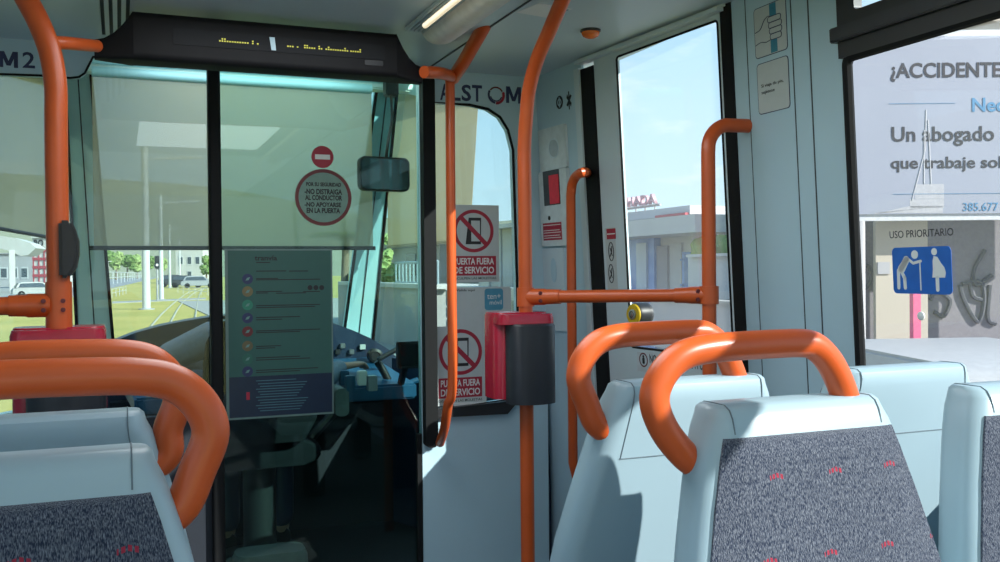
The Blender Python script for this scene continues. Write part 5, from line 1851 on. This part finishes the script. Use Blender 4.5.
# palm
b = Vector((onX(343, 300, 6.05).x, onX(343, 300, 6.05).y, GZ))
t = thing('palm_tree', b, 'palm tree seen between the poster and the right windscreen pillar', 'tree')
hp_ = 2.7
MB().tube(curve_pts([b, b + Vector((0.05, 0, hp_ * .5)), b + Vector((0.12, 0, hp_))]), 0.11, 10).build('trunk', BARK, t)
for k in range(14):
    a = 2 * PI * k / 14
    c_ = b + Vector((0.12, 0, hp_))
    dirv = Vector((math.cos(a), math.sin(a), 0))
    fp = [c_ + dirv * s_ + Vector((0, 0, 0.55 * s_ - 0.52 * s_ * s_)) for s_ in (0, 0.25, 0.5, 0.75, 1.0)]
    m = MB()
    sd = Vector((-dirv.y, dirv.x, 0))
    for i in range(4):
        for j_ in range(4):
            p = fp[i].lerp(fp[i + 1], j_ / 4)
            for s_ in (-1, 1):
                tip = p + sd * s_ * 0.28 + dirv * 0.16 - Vector((0, 0, 0.1))
                m.hexa([p, p + dirv * 0.045, tip], [p + Vector((0, 0, .006)), p + dirv * 0.045 + Vector((0, 0, .006)), tip + Vector((0, 0, .006))])
    m.tube(fp, 0.012, 5)
    m.build('frond', LEAF, t, smooth=False)

# outside the passenger door
XF = 10.0
t = thing('depot_building', (XF, 16, GZ), 'pale flat roofed building with blue entrance seen through the passenger door', 'building')
xblock(560, 692, 237, 360, XF, 6, 'wall', mat('pale_stone', (0.55, 0.53, 0.52, 1), 0.8), t)
xblock(560, 695, 221, 237, XF - 1.0, 6, 'roof_fascia', PLAST, t)
xblock(560, 690, 213, 221, XF + 1, 5, 'upper_roof', mat('grey_roof', (0.5, 0.5, 0.52, 1), 0.7), t)
xblock(655, 685, 214, 217, XF + 0.9, 1, 'red_ridge', REDP, t)
xblock(629, 654, 236, 350, XF - 0.15, 0.4, 'blue_entrance', BLUEP, t)
xblock(636, 646, 243, 310, XF - 0.2, 0.4, 'entrance_glass', mat('pale_glass', (0.45, 0.52, 0.6, 1), 0.2), t)
xblock(655, 667, 246, 350, XF - 0.1, 0.3, 'pier', mat('stone_pier', (0.36, 0.34, 0.34, 1), 0.8), t)
xblock(668, 681, 243, 350, XF - 0.05, 0.3, 'pier', PLAST, t)
for l, r, y0, y1 in ((682, 684, 252, 300), (683, 690, 252, 254), (680, 684, 259, 260.5), (680, 684, 284, 286)):
    xblock(l, r, y0, y1, XF - 0.2, 0.1, 'blue_frame', BLUEP, t)
a, b = onX(612, 198, XF + 1), onX(658, 198, XF + 1)
SF = Frame(b, (0, 1, 0) if False else (a - b), (0, 0, 1))
RF = Frame((XF + 1, a.y, onX(640, 206, XF + 1).z), (0, -1, 0), (0, 0, 1))
text(RF, 'FACHADA', 0, a.y - b.y, 0, onX(640, 196, XF + 1).z - onX(640, 206, XF + 1).z, 0.0, mat('faded_red', (0.55, 0.33, 0.37, 1), 0.6), t, bold=0.02, mirror=False, thick=0.08)
MB().tube([(XF + 1.06, a.y, RF.o.z - 0.02), (XF + 1.06, b.y, RF.o.z - 0.02)], 0.03, 6).build('sign_rail', GREYP, t)
for k in range(5):
    yy = a.y + (b.y - a.y) * (k + 0.3) / 5
    MB().tube([(XF + 1.1, yy, onX(640, 215, XF + 1).z), (XF + 1.1, yy, RF.o.z)], 0.02, 6).build('sign_post', GREYP, t)
t = thing('concrete_wall', (XF - 1.5, 12, GZ), 'low pale wall with flat coping in front of the hedge outside the passenger door', 'wall')
xblock(688, 770, 256, 345, XF - 1.2, 0.3, 'wall_body', mat('pale_block', (0.5, 0.5, 0.5, 1), 0.8), t)
xblock(686, 772, 253, 256, XF - 1.3, 0.5, 'coping', PLAST, t)
xblock(716, 772, 292, 300, XF - 1.4, 0.3, 'ledge', PLAST, t)
hd = MB()
for k in range(26):
    p = onX(701 + k * 2.6, 252 - 8 * random.random(), XF - 0.4)
    hd.ball(p, random.uniform(0.16, 0.27), 2, 0.5, 3)
tag(hd.build('hedge', LEAFP), 'green hedge over the low pale wall outside the passenger door', 'hedge')
t = thing('planter_wall', (XF - 2.4, 14, GZ), 'low grey wall at the foot of the building outside the passenger door', 'wall')
xblock(650, 740, 303, 352, XF - 2.2, 0.25, 'wall_body', GREYP, t)
xblock(650, 740, 300, 303, XF - 2.25, 0.35, 'coping', CONC, t)

# outside the big side window: board standing in for a reflected advert, walls, a car
BD = 9.0
bo = atD(925, 216, BD)
BB = Frame(bo, (CR.x, CR.y, 0), (0, 0, 1))
t = thing('billboard', (bo.x, bo.y, GZ), 'large pale lilac board with dark text outside the side window, standing in for a reflected advert', 'billboard')


def bb(px, py):
    return BB.uv(px, py)


a, b = bb(838, 221), bb(1120, 28)
MB().fbox(BB, a[0], b[0], a[1], b[1], -0.12, -0.02).build('board_frame', STEELW, t, smooth=False)
MB().fbox(BB, a[0] + 0.06, b[0] - 0.06, a[1] + 0.06, b[1] - 0.06, -0.02, 0).build('board', mat('lilac_board', (0.27, 0.29, 0.35, 1), 0.6, scale=0.7, noise_amt=0.04), t, smooth=False)
INKG = mat('grey_blue_ink', (0.004, 0.005, 0.012, 1), 0.6)
CYAN = mat('cyan_ink', (0.05, 0.20, 0.36, 1), 0.6)
for body_, l, tt, r, b_, m_, bo_ in (('¿ACCIDENTE', 890.5, 62, 1001, 82, INKG, 0.02), ('Neces', 972, 97.5, 1021, 112, CYAN, 0.02), ('Un abogado', 891.5, 126, 994, 146.5, INKG, 0.015),
                                     ('que trabaje solo', 891, 156, 1012, 172.5, INKG, 0.015), ('385.677', 963, 202.5, 998, 211, CYAN, 0.0)):
    p, q_ = bb(l, b_), bb(r, tt)
    text(BB, body_, p[0], q_[0], p[1], q_[1], 0.001, m_, t, bold=bo_, thick=0.004)
m = MB()
for l, r, y_ in ((889, 955, 103.5), (893, 1050, 193.5)):
    p, q_ = bb(l, y_ + 0.5), bb(r, y_ - 0.5)
    m.fbox(BB, p[0], q_[0], p[1], q_[1], 0.001, 0.004)
m.build('rule', CYAN, t, smooth=False)
# pale lattice tower printed on the board
TW = mat('pale_print', (0.38, 0.38, 0.40, 1), 0.6)
m = MB()
def bbx(l, tt, r, b_):
    p, q_ = bb(l, b_), bb(r, tt)
    m.fbox(BB, p[0], q_[0], p[1], q_[1], 0.0005, 0.0012)
m.fpoly(BB, [bb(*p) for p in ((874, 213), (943, 213), (943, 206), (910, 206), (875, 214))], 0.0005, 0.0012)
bbx(910, 199, 944, 208); bbx(915, 184, 944, 199)
for x0, y0, x1, y1 in ((912, 200, 925, 150), (925, 150, 926, 110), (931, 184, 928, 120), (924, 184, 924, 130)):
    p, q_ = bb(x0, y0), bb(x1, y1)
    m.tube([BB.p(*p, 0.0), BB.p(*q_, 0.0)], 0.007, 5)
m.build('printed_tower', TW, t, smooth=False)
for l in (862, 1060):
    p = bb(l, 221)
    q_ = BB.p(*p)
    MB().tube([(q_.x, q_.y + .06, GZ), (q_.x, q_.y + .06, q_.z)], 0.07, 10).build('leg', GREYP, t)
# ground floor wall behind it, with faded drawing
def fd(px0, px1, y0, y1, d, depth, name, m, parent, base=False):
    a = atD(px0, y1, d); b = atD(px1, y1, d)
    fr = Frame(a, Vector((CR.x, CR.y, 0)), (0, 0, 1))
    ww = (b - a).dot(fr.x)
    return MB().fbox(fr, 0, ww, (GZ - a.z) if base else 0, (y1 - y0) / F * d, -depth, 0).build(name, m, parent, smooth=False), fr


t = thing('graffiti_wall', atD(960, 330, 9.6) * 1, 'grey wall with dark painted scrawls under the billboard', 'wall')
t.location.z = GZ
o_, fr = fd(780, 1130, 222, 330, 9.6, 0.25, 'wall_body', mat('mauve_wall', (0.20, 0.19, 0.205, 1), 0.8), t, True)
fr = Frame(atD(990, 281, 9.58), (CR.x, CR.y, 0), (0, 0, 1))
m = MB()
for pts in ([(960, 285), (964, 300), (978, 322), (984, 300), (980, 282), (962, 284)], [(970, 283), (973, 296), (982, 300)], [(985, 250), (974, 270), (976, 285), (992, 275)], [(930, 300), (936, 292), (950, 300), (944, 316), (934, 312)],
            [(990, 285), (988, 318), (996, 324)], [(860, 268), (868, 266), (872, 276), (866, 288), (858, 288)]):
    m.tube(curve_pts([fr.p(*fr.uv(*p), 0.0) for p in pts], 5), 0.022, 6)
m.build('scrawl', mat('scrawl_paint', (0.07, 0.075, 0.09, 1), 0.8), t)
t = thing('cream_hoarding', atD(900, 330, 9.3), 'cream painted panel below the left end of the billboard', 'panel')
t.location.z = GZ
fd(876, 928, 217, 328, 9.3, 0.06, 'panel_sheet', CREAM, t, True)
t_, fr_ = fd(878, 890, 262, 274, 9.28, 0.03, 'patch', GREYP, t)
t = thing('pink_post', atD(918, 330, 8.6), 'bright pink post with a crossbar in front of the cream panel', 'post')
t.location.z = GZ
fd(913.5, 921, 288, 330, 8.6, 0.08, 'post_shaft', PINK, t, True)
fd(913.5, 952, 286, 290, 8.58, 0.05, 'crossbar', mat('faded_pink', (0.6, 0.2, 0.28, 1), 0.5), t)
# white car close to the tram
b = atD(985, 330, 5.6)
zc = atD(900, 328, 5.6).z
scl = (zc - GZ) / 1.47
car_at((4.33, 4.23, GZ), math.radians(72.5), 0.83, 'white car parked close outside the side window, only its roof showing', CARW, 'car', 4.4, None)
# house and strip of sky over the board
building(955, 1120, 23, 330, 12.5, 3, 'apartment_building', 'cream building edge above the lilac board at top right', CREAM, [(0.3, 0.45, 0.8, 0.9), (0.6, 0.75, 0.8, 0.9)])
